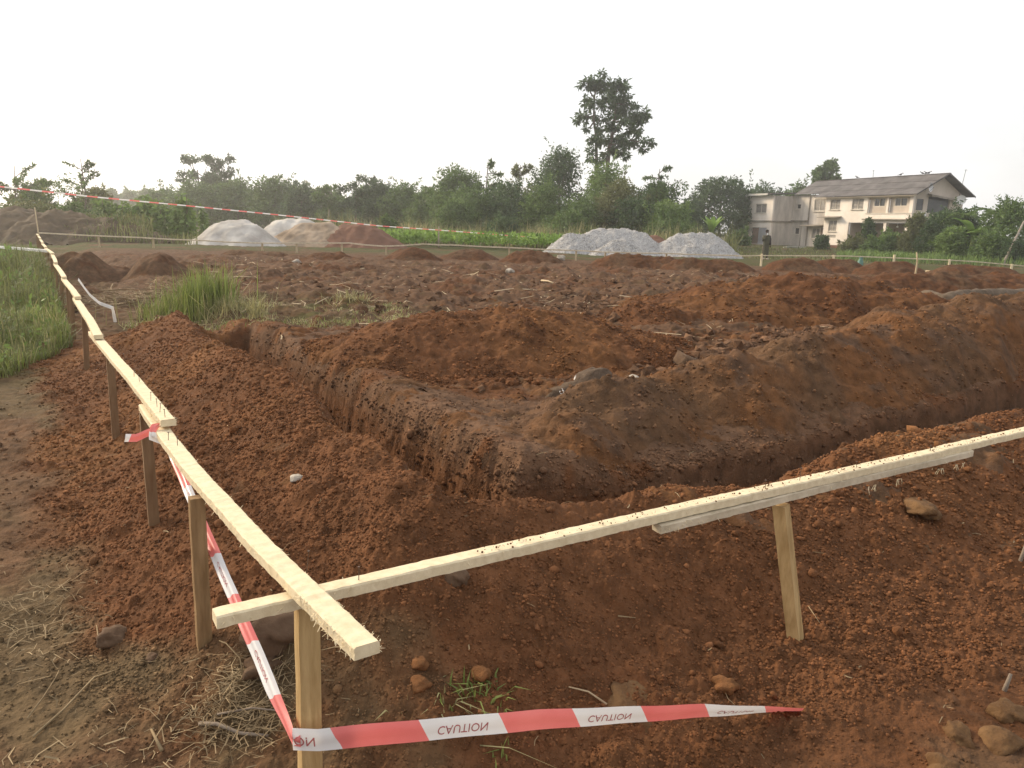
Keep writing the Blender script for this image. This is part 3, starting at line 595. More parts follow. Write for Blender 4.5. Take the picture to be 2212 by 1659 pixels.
# ------------------------------------------------------------------ barrier tapes
def path_fn(pts):
    pts = np.array(pts, float); seg = np.linalg.norm(np.diff(pts[:, :3], axis=0), axis=1); cu = np.concatenate([[0], np.cumsum(seg)])
    return lambda d: np.array([np.interp(d, cu, pts[:, k]) for k in range(pts.shape[1])]), cu[-1]
def tape(label, pts, width, period, phase=0., slant=.45, step=.02, letters=(), group=None, crease=.004, redshare=.5, letter_flip=True):
    """pts: x y z + across-vector (3 numbers); a thin film with a crease"""
    fn, Lg = path_fn(pts); mb = MB(); nacross = 5; cuts = set(np.arange(0, Lg, step)) | {Lg}
    def at(d, a):                                         # a in -1..1 across
        r = fn(min(max(d, 0), Lg)); w_ = r[3:6]; p = r[:3] + w_ * a * width * .5; tn = fn(min(d + .01, Lg))[:3] - fn(max(d - .01, 0))[:3]
        nn = np.cross(tn, w_); nn = nn / (np.linalg.norm(nn) + 1e-9); return p + nn * crease * (math.sin(a * 3.3 + .6) + .3 * math.sin(d * 23)), nn
    edges = []; k = -2
    while (k * .5) * period - phase < Lg + width + period * .5: edges.append((k * .5 * period - phase, k % 2)); k += 1
    for (d0, c), (d1, _) in zip(edges[:-1], edges[1:]):
        ns = max(1, int((d1 - d0) / step)); V = []; q = []
        for i in range(ns + 1):
            for j in range(nacross + 1):
                a = -1 + 2 * j / nacross; d = d0 + (d1 - d0) * i / ns + a * slant * width * .5; V.append(at(d, a)[0])
        for i in range(ns):
            for j in range(nacross):
                dm = d0 + (d1 - d0) * (i + .5) / ns
                if -.02 < dm < Lg + .02: q.append((i * (nacross + 1) + j, i * (nacross + 1) + j + 1, (i + 1) * (nacross + 1) + j + 1, (i + 1) * (nacross + 1) + j))
        if q: mb.add(V, q, c)
    o = link('caution_tape', mb.mesh('caution_tape', [M['tapewhite'], M['tapered']], True)); tag(o, label, 'barrier tape', group)
    for txt, d, hgt, lng in letters:
        cu = bpy.data.curves.new('t', 'FONT'); cu.body = txt; cu.size = 1; cu.align_x = 'LEFT'; cu.resolution_u = 3; to = bpy.data.objects.new('t', cu); col.objects.link(to)
        dg = bpy.context.evaluated_depsgraph_get(); tm_ = bpy.data.meshes.new_from_object(to.evaluated_get(dg)); col.objects.unlink(to)
        co = np.array([v.co[:] for v in tm_.vertices]); mn, mxx = co.min(0), co.max(0); bw = bmesh.new(); bw.from_mesh(tm_)
        for v in bw.verts:
            uu = (v.co.x - mn[0]) / (mxx[0] - mn[0]); vv = (v.co.y - mn[1]) / (mxx[1] - mn[1]); a = ((.5 - vv) if letter_flip else (vv - .5)) * hgt - .12
            p, nn = at(d + uu * lng, a); sgn = 1 if (np.array([0, 0, EYE]) - p) @ nn > 0 else -1
            v.co = Vector(p + nn * sgn * .0012)
        lm = bpy.data.meshes.new('lettering'); bw.to_mesh(lm); bw.free(); lm.materials.append(M['ink']); link('lettering', lm, o)
    return o
UP = np.array([0, 0, 1.])
def pt(p, w_): w_ = np.array(w_, float); return [*p, *(w_ / np.linalg.norm(w_))]
cpost = aty(661, 1597, 1.815); cp2 = cpost + np.array([-.035, .0, 0]) 
endp = px(1728, 1540, .012)
rightpath = [pt(cpost + np.array([-.034, -.006, .002]), UP), pt(cpost + np.array([.034, -.003, 0]), UP), pt(cpost + np.array([.12, .02, -.004]), (0, .05, 1)), pt(cpost * .6 + endp * .4 + np.array([0, 0, .018]), (0, .05, 1)), pt(cpost * .25 + endp * .75 + np.array([0, 0, .016]), (0, -.28, .9)), pt(endp, (.1, -.72, .62))]
tape('red and white caution tape tied round the corner post and stretched low to the right', rightpath, .066, .49, .13, -.5, .015, [('CAUTION', .40, .95, .155), ('CAUTION', .89, .95, .155), ('CAUTION', 1.38, .95, .15), ('ON', .004, 1.0, .055)])
lp0, lp1 = W(1.66, -.165, .675), cpost + np.array([-.033, -.004, .0])
sd = np.array([.75, .25, .60])
l0 = W(1.64, -.105, .635); lv = (.72, .25, .62)
leftpath = [pt(W(1.72, -.085, .712), E2.tolist() + [0]), pt(W(1.69, -.145, .705), (E2[0], E2[1], -.4)), pt(W(1.665, -.165, .665), (.6, .1, .6)), pt(l0, lv), pt(l0 * .5 + lp1 * .5, lv), pt(l0 * .12 + lp1 * .88, lv), pt(lp1 + np.array([-.002, 0, 0]), (.1, 0, 1)), pt(cpost + np.array([-.012, -.009, 0]), UP)]
tape('twisted red and white caution tape slanting from the left rail down to the corner post', leftpath, .038, .47, -.10, .5, .015, [('CAUTION', .62, .75, .13), ('CAUTION', 1.09, .75, .13), ('CAUTION', 1.55, .75, .13)], crease=.006)
a_, b_ = aty(270, 946, W(1.95, -.5)[1]), W(1.78, -.14, .655)
tape('short faded red and white tape end sticking out left behind the second post', [pt(a_, (.1, .3, 1)), pt(a_ * .6 + b_ * .4 + np.array([0, 0, -.012]), UP), pt(a_ * .25 + b_ * .75, UP), pt(b_, UP)], .035, .24, .1, .3, .015)
a_, b_, c_, d_ = W(10.4, 0.02, .70), aty(215, 655, 11.3), aty(243, 665, 11.2), px(249, 697)
tape('slack white tape drooping from the left rail to the ground', [pt(a_, UP), pt((a_ + b_) / 2 - np.array([0, 0, .04]), UP), pt(b_, UP), pt(c_, (.6, 0, .8)), pt((c_ + d_) / 2, (1, 0, .2)), pt(d_, (1, 0, 0))], .05, 14, .0, .3, .05)
a_, b_ = aty(-20, 532, 22), aty(102, 542, 19.)
tape('short length of white tape stretched above the long grass at the left edge', [pt(a_, UP), pt((a_ + b_) / 2, UP), pt(b_, UP)], .07, 16, .6, .3, .1)
ptsl = [aty(x, y, d) for x, y, d in ((-180, 384, 25), (0, 403, 27.5), (200, 425, 31), (400, 444, 35), (580, 462, 39), (820, 488, 45), (948, 497, 48), (1170, 514, 51))]
tape('long red and white tape hung on poles behind the sand heaps', [pt(p, UP) for p in ptsl], .052, .95, 0, .3, .12)
# ------------------------------------------------------------------ leaves, trees, grass
def unit(v): return v / (np.linalg.norm(v, axis=-1, keepdims=True) + 1e-9)
def leaves(P, ax, ln, wd, g, cup=.15):                   # one pointed leaf per point
    n = len(P); ax = unit(ax); r = unit(np.cross(ax, g.normal(0, 1, (n, 3)))); nn = np.cross(ax, r)
    ln = np.broadcast_to(ln, n)[:, None]; wd = np.broadcast_to(wd, n)[:, None]
    V = np.stack([P, P + ax * ln * .45 + r * wd - nn * wd * cup, P + ax * ln - nn * ln * .08, P + ax * ln * .45 - r * wd - nn * wd * cup], 1)
    return V.reshape(-1, 3), np.arange(n * 4).reshape(n, 4)
def crown_mesh(name, blobs, n, ln, wd, droop, g, m, shell=.55):
    blobs = np.array(blobs, float); w_ = blobs[:, 3] * blobs[:, 4] * blobs[:, 5]; w_ = w_ ** .72; k = g.choice(len(blobs), n, p=w_ / w_.sum())
    d = unit(g.normal(0, 1, (n, 3))); r = (shell + (1 - shell) * g.uniform(0, 1, n)) * g.uniform(.55, 1.12, n) ** .5
    P = blobs[k, :3] + d * blobs[k, 3:6] * r[:, None]
    ax = d * .8 + g.normal(0, .55, (n, 3)) + np.array([0, 0, -droop])
    V, Fa = leaves(P, ax, ln * g.uniform(.6, 1.3, n), wd * g.uniform(.7, 1.3, n), g)
    return npmesh(name, V, Fa, False, [m])
def frond(mb, p, d, L_, nl, ll, wd, droop, g):           # feather leaf: drooping rib with leaflets on both sides
    p = np.array(p, float); d = unit(np.array(d, float)); pts = [p.copy()]
    for i in range(nl): d = unit(d + np.array([0, 0, -droop / nl])); p = p + d * L_ / nl; pts.append(p.copy())
    pts = np.array(pts); mb.tube(pts[::max(1, nl // 4)], .012 * L_, 3); Q, A = [], []
    for i in range(1, len(pts)):
        t = unit(pts[i] - pts[i - 1]); sd = unit(np.cross(t, (0, 0, 1)) + 1e-6)
        for s_ in (-1, 1): Q.append(pts[i]); A.append(sd * s_ * .9 + t * .7 + np.array([0, 0, -.25]) + g.normal(0, .1, 3))
    V, Fa = leaves(np.array(Q), np.array(A), ll * np.repeat(np.sin(np.linspace(.6, 2.7, nl)), 2), wd, g); mb.addnp(V, Fa)
def limbs(mb, base, top, r0, g, nb=5, spread=.35, tips=None):
    base, top = np.array(base, float), np.array(top, float); H_ = np.linalg.norm(top - base); pts = [base + (top - base) * u + np.append(g.normal(0, .02 * H_, 2), 0) * (0 < u < 1) for u in np.linspace(0, 1, 6)]
    mb.tube(pts, np.linspace(r0, r0 * .35, 6), 7); out = [pts[-1]]
    for k in range(nb):
        u = g.uniform(.4, .95); p = base + (top - base) * u; e = np.array(tips[k]) if tips is not None and k < len(tips) else p + np.append(g.normal(0, spread * H_, 2), g.uniform(.1, .4) * H_)
        mb.tube([p, (p + e) / 2 + np.array([0, 0, -.03 * H_]), e], [r0 * .42, r0 * .28, r0 * .12], 5); out.append(e)
    return out
def tree(label, cx, D, ytop, wpx, ml, seed, kind='bush', ybase=None, name='tree', cat='tree', group=None, trunk=.0, nleaf=None, ls=1., m2='bark', lean=0, low=.0):
    """cx, ytop, wpx are measured on the photograph at distance D; the tree itself stands on the ground there"""
    g = np.random.default_rng(seed); T_ = aty(cx, ytop, D); x, y = T_[0], D; z0 = gz(x, y); H_ = T_[2] - z0; wm = wpx / F_ * D * .5
    root = thing(name, label, cat, (x, y, z0), 0, group); tb = MB(); blobs = []
    pxm = D / 770.                                        # metres per render pixel here
    ln = max(.20, 2.9 * pxm) * ls; wd = ln * .24; wm = wm * 1.12
    if kind == 'bush':
        lo = H_ * low; nb = 46
        for k in range(nb):
            u = ((k + .5) / nb) ** .85; zz = lo + (H_ - lo) * (.12 + .74 * u); ww = wm * (1 - .72 * max(0, u - .4) ** 1.3 / .6 ** 1.3) * .88; a = k * 2.39996 + g.uniform(-.5, .5); r = math.sqrt(g.uniform(.15, 1)) * ww
            q = g.uniform(.17, .36); rb = wm * q + .14 * H_ * q; blobs.append((math.cos(a) * r, math.sin(a) * r, zz, rb, rb, min(H_ * q * .6, rb * .9)))
        blobs.append((lean * wm, 0, H_ * .90, wm * .2, wm * .2, H_ * .11)); n = int((nleaf or 2600) * 2.2)
        limbs(tb, (0, 0, -.2), (0, 0, H_ * .75), max(.06, H_ * .018), g, 6, .22)
        sp = []; Q, A = [], []
        for k in range(16):                                # ragged sprays standing out of the crown
            b_ = blobs[g.integers(6, len(blobs))]; o_ = unit(np.array([g.normal(0, .8), g.normal(0, .8), g.uniform(.35, 1.4)])); p0 = np.array(b_[:3]) + o_ * b_[3] * .6; L_ = b_[3] * g.uniform(.7, 1.5)
            for v in g.uniform(0, 1, 26): Q.append(p0 + o_ * L_ * v + g.normal(0, .05 * L_, 3)); A.append(o_ * .7 + g.normal(0, .9, 3))
        cmx = crown_mesh('x', blobs, n, ln, wd, .35, g, M[ml], .35); vv = np.zeros(len(cmx.vertices) * 3, np.float32); cmx.vertices.foreach_get('co', vv); bpy.data.meshes.remove(cmx)
        V, Fa = leaves(np.array(Q), np.array(A), ln * 1.15 * g.uniform(.6, 1.3, len(Q)), wd, g); V0 = vv.reshape(-1, 3)
        cm = npmesh('crown', np.concatenate([V0, V]), np.concatenate([np.arange(len(V0)).reshape(-1, 4), Fa + len(V0)]), False, [M[ml]])
    elif kind == 'dome':
        for k in range(110):
            a = k * 2.39996 + g.uniform(-.3, .3); u = ((k + .5) / 110 + g.uniform(-.05, .05)) % 1; rr_ = math.sqrt(1 - (u * .97) ** 2.4) * g.uniform(.70, .92); q = g.uniform(.13, .20)
            blobs.append((math.cos(a) * rr_ * wm, math.sin(a) * rr_ * wm, H_ * (.10 + .78 * u), wm * q, wm * q, H_ * q * .65))
        limbs(tb, (0, 0, -.2), (0, 0, H_ * .7), H_ * .03, g, 6, .2); cm = crown_mesh('crown', blobs, (nleaf or 5200) * 2, ln, wd, .3, g, M[ml], .7)
    elif kind == 'open':                                   # see-through crown on visible forked limbs
        tips = []
        for k in range(13):
            a = g.uniform(0, 6.283); u = g.uniform(.42, .98); r = wm * g.uniform(.25, .85) * (1.15 - .55 * abs(u - .65)); tips.append((math.cos(a) * r + lean * wm * u, math.sin(a) * r * .6, H_ * u))
        limbs(tb, (0, 0, -.2), (lean * wm * .5, 0, H_ * .8), H_ * .022, g, 13, .2, tips)
        for q in tips:
            for _ in range(3): o_ = g.normal(0, .10 * wm, 3); blobs.append((q[0] + o_[0], q[1] + o_[1], q[2] + o_[2] * .6, wm * g.uniform(.10, .2), wm * .16, H_ * g.uniform(.035, .07)))
        cm = crown_mesh('crown', blobs, int((nleaf or 1900) * 1.5), ln, wd, .5, g, M[ml], .3)
    elif kind == 'feather':                                # young trees with long feathered leaves
        fb = MB(); Q, A = [], []; top_ = np.array([lean * wm * .5, 0, H_ * .92]); tp = [np.array([0, 0, -.2]), top_ * .5 + np.append(g.normal(0, .03 * H_, 2), 0), top_]; tb.tube(tp, [H_ * .016, H_ * .011, H_ * .004], 6)
        for k in range(17):                                # rising side branches, leafy along their outer part
            u = g.uniform(.22, .97); a = k * 2.4 + g.uniform(-.5, .5); p = top_ * u; ln_b = wm * g.uniform(.55, 1.05) * (1.25 - .8 * u); d = np.array([math.cos(a), math.sin(a), g.uniform(.25, 1.1)]); d = unit(d); pts = [p]
            for _ in range(6): d = unit(d + np.array([0, 0, g.uniform(-.22, .08)])); p = p + d * ln_b / 6; pts.append(p)
            tb.tube(pts, np.linspace(H_ * .006, H_ * .0015, 7), 4); pts = np.array(pts)
            for v in g.uniform(.15, 1, 64) ** .7: x_ = v * 6; i0 = min(5, int(x_)); q = pts[i0] + (pts[i0 + 1] - pts[i0]) * (x_ - i0); Q.append(q); A.append(g.normal(0, 1, 3) + unit(pts[-1] - pts[0]) * .9 + np.array([0, 0, -.35]))
        V, Fa = leaves(np.array(Q), np.array(A), ln * 1.5 * ls * g.uniform(.6, 1.3, len(Q)), ln * .24, g); fb.addnp(V, Fa)
        if nleaf:
            nleaf = int(nleaf * 3.2)
            bl = [(g.normal(0, .4) * wm, g.normal(0, .3) * wm, H_ * g.uniform(.06, .72), wm * .32, wm * .32, H_ * .11) for _ in range(14)]; V, Fa = [], []
            cmx = crown_mesh('x', bl, nleaf, ln, wd, .3, g, M[ml]); vv = np.zeros(len(cmx.vertices) * 3, np.float32); cmx.vertices.foreach_get('co', vv); bpy.data.meshes.remove(cmx); fb.addnp(vv.reshape(-1, 3).astype(float), np.arange(nleaf * 4).reshape(-1, 4))
        cm = fb.mesh('crown', M[ml])
    link('trunk', tb.mesh('trunk', M[m2], True), root); link('crown', cm, root)
    return root
GB = 'trees and bushes of the tree line'
# --- the tall tree
def tall_tree():
    D = 84.; g = np.random.default_rng(11); b = aty(1290, 478, D); z0 = gz(b[0], D); root = thing('tall_tree', 'tall dark forked tree towering over the bushes behind the gravel', 'tree', (b[0], D, z0))
    def P(x, y, dy=0): q = aty(x, y, D + dy); return np.array([q[0] - b[0], dy, q[2] - z0])
    U = lambda cx, cy: ((2240 + cx * .2591) / 1.852, (230 + cy * .2591) / 1.852)
    tb = MB(); ground_ = np.array([0, 0, -.3])
    st1 = [ground_, P(*U(565, 1560)), P(*U(555, 1180)), P(*U(520, 960)), P(*U(535, 600)), P(*U(560, 420))]; tb.tube(st1, [.22, .17, .14, .11, .08, .04], 7)
    st2 = [ground_ + np.array([.5, .6, 0]), P(*U(760, 1400), .5), P(*U(820, 1130), .5), P(*U(860, 800), .5), P(*U(840, 500), .5), P(*U(870, 380), .5)]; tb.tube(st2, [.26, .21, .17, .13, .08, .03], 7)
    for a, c in (((555, 1130), (650, 820)), ((525, 900), (350, 900)), ((535, 640), (420, 400)), ((540, 560), (660, 300)), ((800, 1200), (1000, 1000)), ((860, 1000), (1290, 880)), ((860, 700), (1180, 740)), ((850, 550), (980, 420)), ((780, 1350), (1080, 1270)), ((1080, 1270), (1440, 1320)), ((1150, 1290), (1330, 1440)), ((560, 1300), (450, 1280)), ((520, 1000), (420, 1110))):
        A_, B_ = P(*U(*a)), P(*U(*c)); tb.tube([A_, (A_ + B_) / 2 + np.array([0, .2, -.1]), B_], [.10, .07, .03], 5)
    clumps = [(340, 390, 70), (430, 350, 80), (510, 350, 80), (470, 450, 90), (560, 440, 90), (650, 260, 55), (650, 340, 75), (620, 430, 80), (640, 500, 70), (760, 400, 60), (750, 480, 70), (860, 380, 65), (870, 460, 80), (800, 540, 80), (970, 380, 75), (980, 460, 80), (1030, 440, 45), (990, 520, 60),
              (420, 640, 60), (380, 720, 75), (460, 730, 75), (540, 670, 60), (650, 680, 90), (720, 640, 80), (640, 760, 60), (850, 640, 95), (940, 650, 90), (1050, 630, 65), (1000, 720, 100), (880, 760, 100), (790, 740, 60), (1110, 740, 60), (1180, 740, 55),
              (300, 900, 70), (380, 890, 75), (250, 980, 55), (385, 980, 45), (425, 1100, 50), (520, 900, 60), (540, 930, 40), (680, 930, 50), (780, 880, 50), (880, 880, 100), (990, 860, 105), (1090, 900, 105), (1200, 890, 95), (1300, 850, 75), (1330, 920, 70), (1230, 980, 95), (1100, 1010, 100), (980, 970, 85), (770, 1030, 85), (760, 1080, 70), (860, 1080, 70), (1060, 1110, 80), (1170, 1100, 85), (1190, 1180, 60),
              (590, 1080, 50), (620, 1130, 55), (520, 1230, 75), (460, 1290, 55), (610, 1230, 80), (700, 1260, 85), (620, 1320, 60), (800, 1250, 75), (900, 1210, 85), (930, 1300, 95), (1010, 1240, 90), (1080, 1290, 70), (1160, 1310, 55), (1010, 1370, 70), (860, 1370, 80), (1270, 1270, 45), (1320, 1290, 40), (1390, 1300, 45), (1440, 1330, 40), (1250, 1380, 40), (1310, 1430, 50), (540, 1390, 45), (460, 1450, 45), (480, 1560, 70), (600, 1600, 70), (700, 1480, 80), (820, 1450, 90), (960, 1450, 80), (1020, 1530, 60)]
    Q, A = [], []
    for cx, cy, r in clumps:
        c = P(*U(cx, cy), g.normal(0, .8)); rm = r * .2591 / 1.852 / F_ * D
        nr_ = int(3 + (r / 30) ** 2 * 1.25)
        for _ in range(nr_):                               # whorls of long drooping leaves
            d = unit(g.normal(0, 1, 3)); e = c + d * rm * g.uniform(.1, .9)
            for k in range(8):
                q_ = g.normal(0, 1, 3); Q.append(e + q_ * .05); A.append(q_ * .6 + d * .35 + np.array([0, 0, -.55]))
    Q, A = np.array(Q), np.array(A); V, Fa = leaves(Q, A, .52 * g.uniform(.7, 1.25, len(Q)), .085, g)
    link('trunk', tb.mesh('trunk', M['bark'], True), root); link('crown', npmesh('crown', V, Fa, False, [M['leafdark']]), root)
tall_tree()
TL = [  # label, cx, D, ytop, width px, leaf, kind, extra
 ('hazy bushy tree at the far left edge, left of the slim feathery tree', 30, 58, 345, 150, 'leafmid', 'feather', dict(nleaf=900)),
 ('low hazy tree with drooping leaves between the left edge and the slim tree', 80, 60, 372, 90, 'leafmid', 'feather', dict(nleaf=700)),
 ('slim feathery young tree with wide side branches against the white sky', 165, 58, 328, 130, 'leafmid', 'feather', dict(ls=.85, nleaf=300, lean=.2)),
 ('low hazy bush under the slim feathery tree', 200, 66, 405, 90, 'leafolive', 'bush', {}),
 ('faint far tree with a rounded top, left of the gap in the tree line', 238, 210, 406, 40, 'leafmid', 'bush', {}),
 ('faint far tree in the middle of the distant gap', 275, 220, 411, 50, 'leafmid', 'bush', {}),
 ('faint far tree at the right side of the distant gap', 320, 210, 408, 60, 'leafmid', 'bush', {}),
 ('tall open crowned tree at the left end of the tree line', 425, 120, 336, 110, 'leafdark', 'open', dict(nleaf=2300)),
 ('second open crowned tree just right of the first at the left end', 478, 122, 336, 75, 'leafdark', 'open', dict(nleaf=1500)),
 ('dark bushy mass under the two open crowned trees', 425, 112, 388, 125, 'leafmid', 'bush', {}),
 ('round dark bush right of the open crowned trees', 510, 112, 384, 90, 'leafmid', 'bush', {}),
 ('bushy tree behind the white sand heap', 590, 108, 379, 110, 'leafmid', 'bush', {}),
 ('dark bush behind the pale and beige sand heaps', 650, 104, 394, 90, 'leafdark', 'bush', {}),
 ('low leafy tree above the red laterite heap', 715, 100, 396, 85, 'leafmid', 'feather', dict(nleaf=900)),
 ('small dark flat topped tree standing above the bushes near the red laterite heap', 768, 98, 371, 70, 'leafdark', 'open', dict(nleaf=1600)),
 ('dark bush right of the small flat topped tree', 815, 98, 386, 85, 'leafdark', 'bush', {}),
 ('broad green bush between the flat topped tree and the big trees', 870, 96, 396, 100, 'leafmid', 'bush', {}),
 ('low green bush at the left foot of the big trees', 925, 90, 402, 85, 'leafmid', 'bush', {}),
 ('leafy mid green tree at the left end of the big trees', 985, 84, 356, 120, 'leafmid', 'bush', dict(nleaf=3600)),
 ('tall feathery tree with bare twigs left of the pointed dark tree', 1055, 84, 332, 105, 'leafmid', 'feather', dict(nleaf=700)),
 ('feathery tree with arching twigs close to the pointed dark tree', 1125, 82, 342, 90, 'leafolive', 'feather', dict(nleaf=600)),
 ('pointed dark tree left of the tall forked tree', 1212, 86, 315, 125, 'leafdark', 'bush', dict(nleaf=3400, low=.15)),
 ('light green sunlit tree at the foot of the tall forked tree', 1310, 78, 345, 130, 'leaflight', 'bush', dict(nleaf=3400)),
 ('olive green shrub below the light green tree', 1345, 74, 385, 120, 'leafolive', 'bush', dict(nleaf=2600)),
 ('feathery tree with long twigs at the right end of the big trees', 1420, 80, 350, 110, 'leafmid', 'feather', dict(nleaf=900, lean=.2)),
 ('dark bushy tree below the feathery tree at the right end', 1425, 84, 392, 125, 'leafdark', 'bush', dict(nleaf=3000)),
 ('green bush low in front of the pointed dark tree', 1180, 76, 392, 120, 'leafmid', 'bush', dict(nleaf=2600)),
 ('dark green bush under the feathery trees', 1090, 78, 390, 130, 'leafdark', 'bush', dict(nleaf=2600)),
 ('mid green bush at the front left of the big trees', 1015, 76, 405, 120, 'leafmid', 'bush', dict(nleaf=2400)),
 ('large dark round tree left of the old house', 1562, 104, 377, 150, 'leafdark', 'dome', dict(nleaf=8000)),
 ('low dark tree merging with the left side of the round tree', 1485, 98, 440, 70, 'leafdark', 'bush', {}),
 ('dark tree top peeping over the flat roof of the left block', 1650, 125, 394, 120, 'leafdark', 'bush', {}),
 ('green tree top over the roof between the flat roof and the tall roof', 1725, 122, 390, 90, 'leafmid', 'bush', {}),
 ('round topped loose tree rising behind the ridge of the house', 1787, 118, 345, 84, 'leafmid', 'open', dict(nleaf=2600)),
]
for k, (lab, cx, D, yt, wp, ml, kd, ex) in enumerate(TL):
    tree(lab, cx, D, yt, wp, ml, 100 + k, kd, name='tree' if kd in ('open', 'feather', 'dome') or 'tree' in lab else 'bush', cat='tree' if 'tree' in lab.split(',')[0] and 'bush' not in lab.split(' ')[1:2] else 'bush', group=GB, **ex)
for k in range(20):                                     # the unbroken belt behind, where single bushes cannot be told apart
    xx = 345 + k * 31 + 8 * math.sin(k * 2.3); tree('green bush in the unbroken belt behind the sand heaps and the grass', xx, 126 + 6 * math.sin(k * 1.7), 411 + 11 * math.sin(k * 2.6) + 5 * math.sin(k * 1.1), 62 + 22 * math.sin(k * 1.9), ('leafmid', 'leaflight', 'leafmid', 'leafolive')[k % 4], 500 + k, 'bush', name='bush', cat='bush', group='bushes of the far belt')
for k in range(6): tree('low green bush in the belt under the big trees behind the gravel', 985 + k * 92 + 10 * math.sin(k * 2), 73 + 2 * math.sin(k), 428 + 6 * math.sin(k * 3), 110, ('leafmid', 'leafdark', 'leaflight')[k % 3], 540 + k, 'bush', name='bush', cat='bush', group='bushes under the big trees')
SR = [('large dark leafy shrub against the right end of the house', 2045, 66, 452, 90, 'leafdark', dict(nleaf=4200)),
 ('reddish olive shrub climbing beside the right corner column', 1985, 68, 452, 40, 'leafolive', dict(nleaf=1500)),
 ('dark shrub under the banana leaves right of the house', 2080, 64, 449, 110, 'leafdark', dict(nleaf=3400)),
 ('bright green round bush in front of the dark right shrubs', 2062, 58, 488, 62, 'leaflight', dict(nleaf=1500)),
 ('shaggy green shrub at the right edge of the photo', 2185, 58, 425, 110, 'leafmid', dict(nleaf=3000)),
 ('low leafy bush in front of the right edge shrub', 2150, 55, 500, 90, 'leafmid', dict(nleaf=1800)),
 ('bright green leafy bush in front of the porch columns', 1925, 74, 503, 62, 'leaflight', dict(nleaf=1800)),
 ('dark thin bush growing up the left porch column', 1879, 77, 468, 22, 'leafdark', dict(nleaf=700)),
 ('low yellow green bush left of the porch', 1848, 76, 514, 60, 'leafolive', dict(nleaf=1200)),
 ('low green bush between the two left porch columns', 1890, 73, 515, 50, 'leaflight', dict(nleaf=1000)),
 ('small dark bush in front of the small side porch', 1777, 80, 512, 28, 'leafdark', dict(nleaf=600)),
 ('grey green low bush at the right porch column', 1960, 72, 508, 34, 'leafolive', dict(nleaf=800)),
 ('dark low bush at the right edge beside the leaning pale pole', 2195, 53, 520, 60, 'leafdark', dict(nleaf=1100)),
 ('small round bush behind the red laterite heap', 838, 62, 468, 40, 'leafmid', dict(nleaf=700)),
 ('green bush at the left foot of the dark round tree', 1490, 90, 488, 60, 'leafmid', dict(nleaf=1000)),
 ('olive bush left of the house corner', 1598, 88, 500, 40, 'leafmid', dict(nleaf=700)),
 ('tuft of dark green shrub in the tall grass below the big trees', 1230, 66, 455, 110, 'leafmid', dict(nleaf=1600)),
 ('round shrub in the tall grass below the feathery trees', 1090, 66, 466, 80, 'leafdark', dict(nleaf=1100)),
 ('low shrub in the tall grass right of the gravel', 1440, 68, 468, 110, 'leafmid', dict(nleaf=1600)),
 ('hazy shrub on top of the brown bank at the left', 60, 47, 432, 150, 'leafolive', dict(nleaf=1500)),
 ('hazy green shrub at the right end of the brown bank', 150, 49, 440, 90, 'leafmid', dict(nleaf=1300))]
for k, (lab, cx, D, yt, wp, ml, ex) in enumerate(SR): tree(lab, cx, D, yt, wp, ml, 300 + k, 'bush', name='shrub', cat='shrub', group='shrubs round the plot', **ex)
# --- palms and bananas
def palm(label, cx, D, ytop, size, seed, n=16):
    g = np.random.default_rng(seed); T_ = aty(cx, ytop, D); z0 = gz(T_[0], D); H_ = T_[2] - z0; root = thing('palm', label, 'palm', (T_[0], D, z0)); tb, fb = MB(), MB()
    tb.tube([(0, 0, -.2), (.05, 0, H_ * .4), (0, 0, H_ * .68)], [.22, .18, .15], 7)
    for k in range(n): a = 6.283 * k / n + g.uniform(0, .3); frond(fb, (0, 0, H_ * .66), (math.cos(a), math.sin(a), g.uniform(.5, 1.3)), size * g.uniform(.8, 1.1), 16, size * .22, .035, g.uniform(1.4, 2.1), g)
    link('trunk', tb.mesh('trunk', M['bark'], True), root); link('crown', fb.mesh('crown', M['leafmid']), root)
palm('feathery palm with arching fronds above the shrubs at the right edge', 2165, 60, 415, 2.6, 5)
palm('small palm with drooping fronds between the house and the right edge', 2098, 63, 428, 2.0, 6, 12)
def banana(label, cx, D, ytop, wpx, seed, n=8, m='banana', up=1.0):
    g = np.random.default_rng(seed); T_ = aty(cx, ytop, D); z0 = gz(T_[0], D); H_ = T_[2] - z0; L_ = max(H_ * .62, wpx / F_ * D * .55); root = thing('banana_plant', label, 'banana plant', (T_[0], D, z0)); tb = MB()
    tb.tube([(0, 0, -.2), (0, 0, H_ * .5)], [H_ * .045, H_ * .03], 7); link('stem', tb.mesh('stem', M['grass'], True), root)
    for k in range(n):
        a = 6.283 * k / n + g.uniform(0, .6); d = np.array([math.cos(a), math.sin(a), g.uniform(.8, 2.6) * up]); d = unit(d); p = np.array([0, 0, H_ * .46]); V = []; ns = 8; sd = np.array([-math.sin(a), math.cos(a), 0])
        for i in range(ns + 1):
            u = i / ns; w_ = L_ * .13 * math.sin(min(math.pi, .25 + u * 2.9)) ** .7 + .01; V += [p + sd * w_ + np.array([0, 0, w_ * .35]), p, p - sd * w_ + np.array([0, 0, w_ * .35])]
            d = unit(d + np.array([0, 0, -.16 * g.uniform(.7, 1.3)])); p = p + d * L_ / ns
        q = [(i * 3 + j, i * 3 + j + 1, i * 3 + 4 + j, i * 3 + 3 + j) for i in range(ns) for j in (0, 1)]; mb = MB(); mb.add(V, q); link('leaf', mb.mesh('leaf', M[m], True), root)
banana('young banana plant with two upright pale leaves beside the dark round tree', 1540, 68, 464, 50, 1, 7, up=1.6)
banana('banana plant with broad bent leaves behind the right shrubs', 2062, 68, 445, 120, 2, 9)
banana('banana plant with arching leaves left of the small palm', 2110, 62, 452, 110, 3, 9)
banana('banana plant with torn drooping leaves near the right edge', 2150, 61, 462, 100, 4, 9)
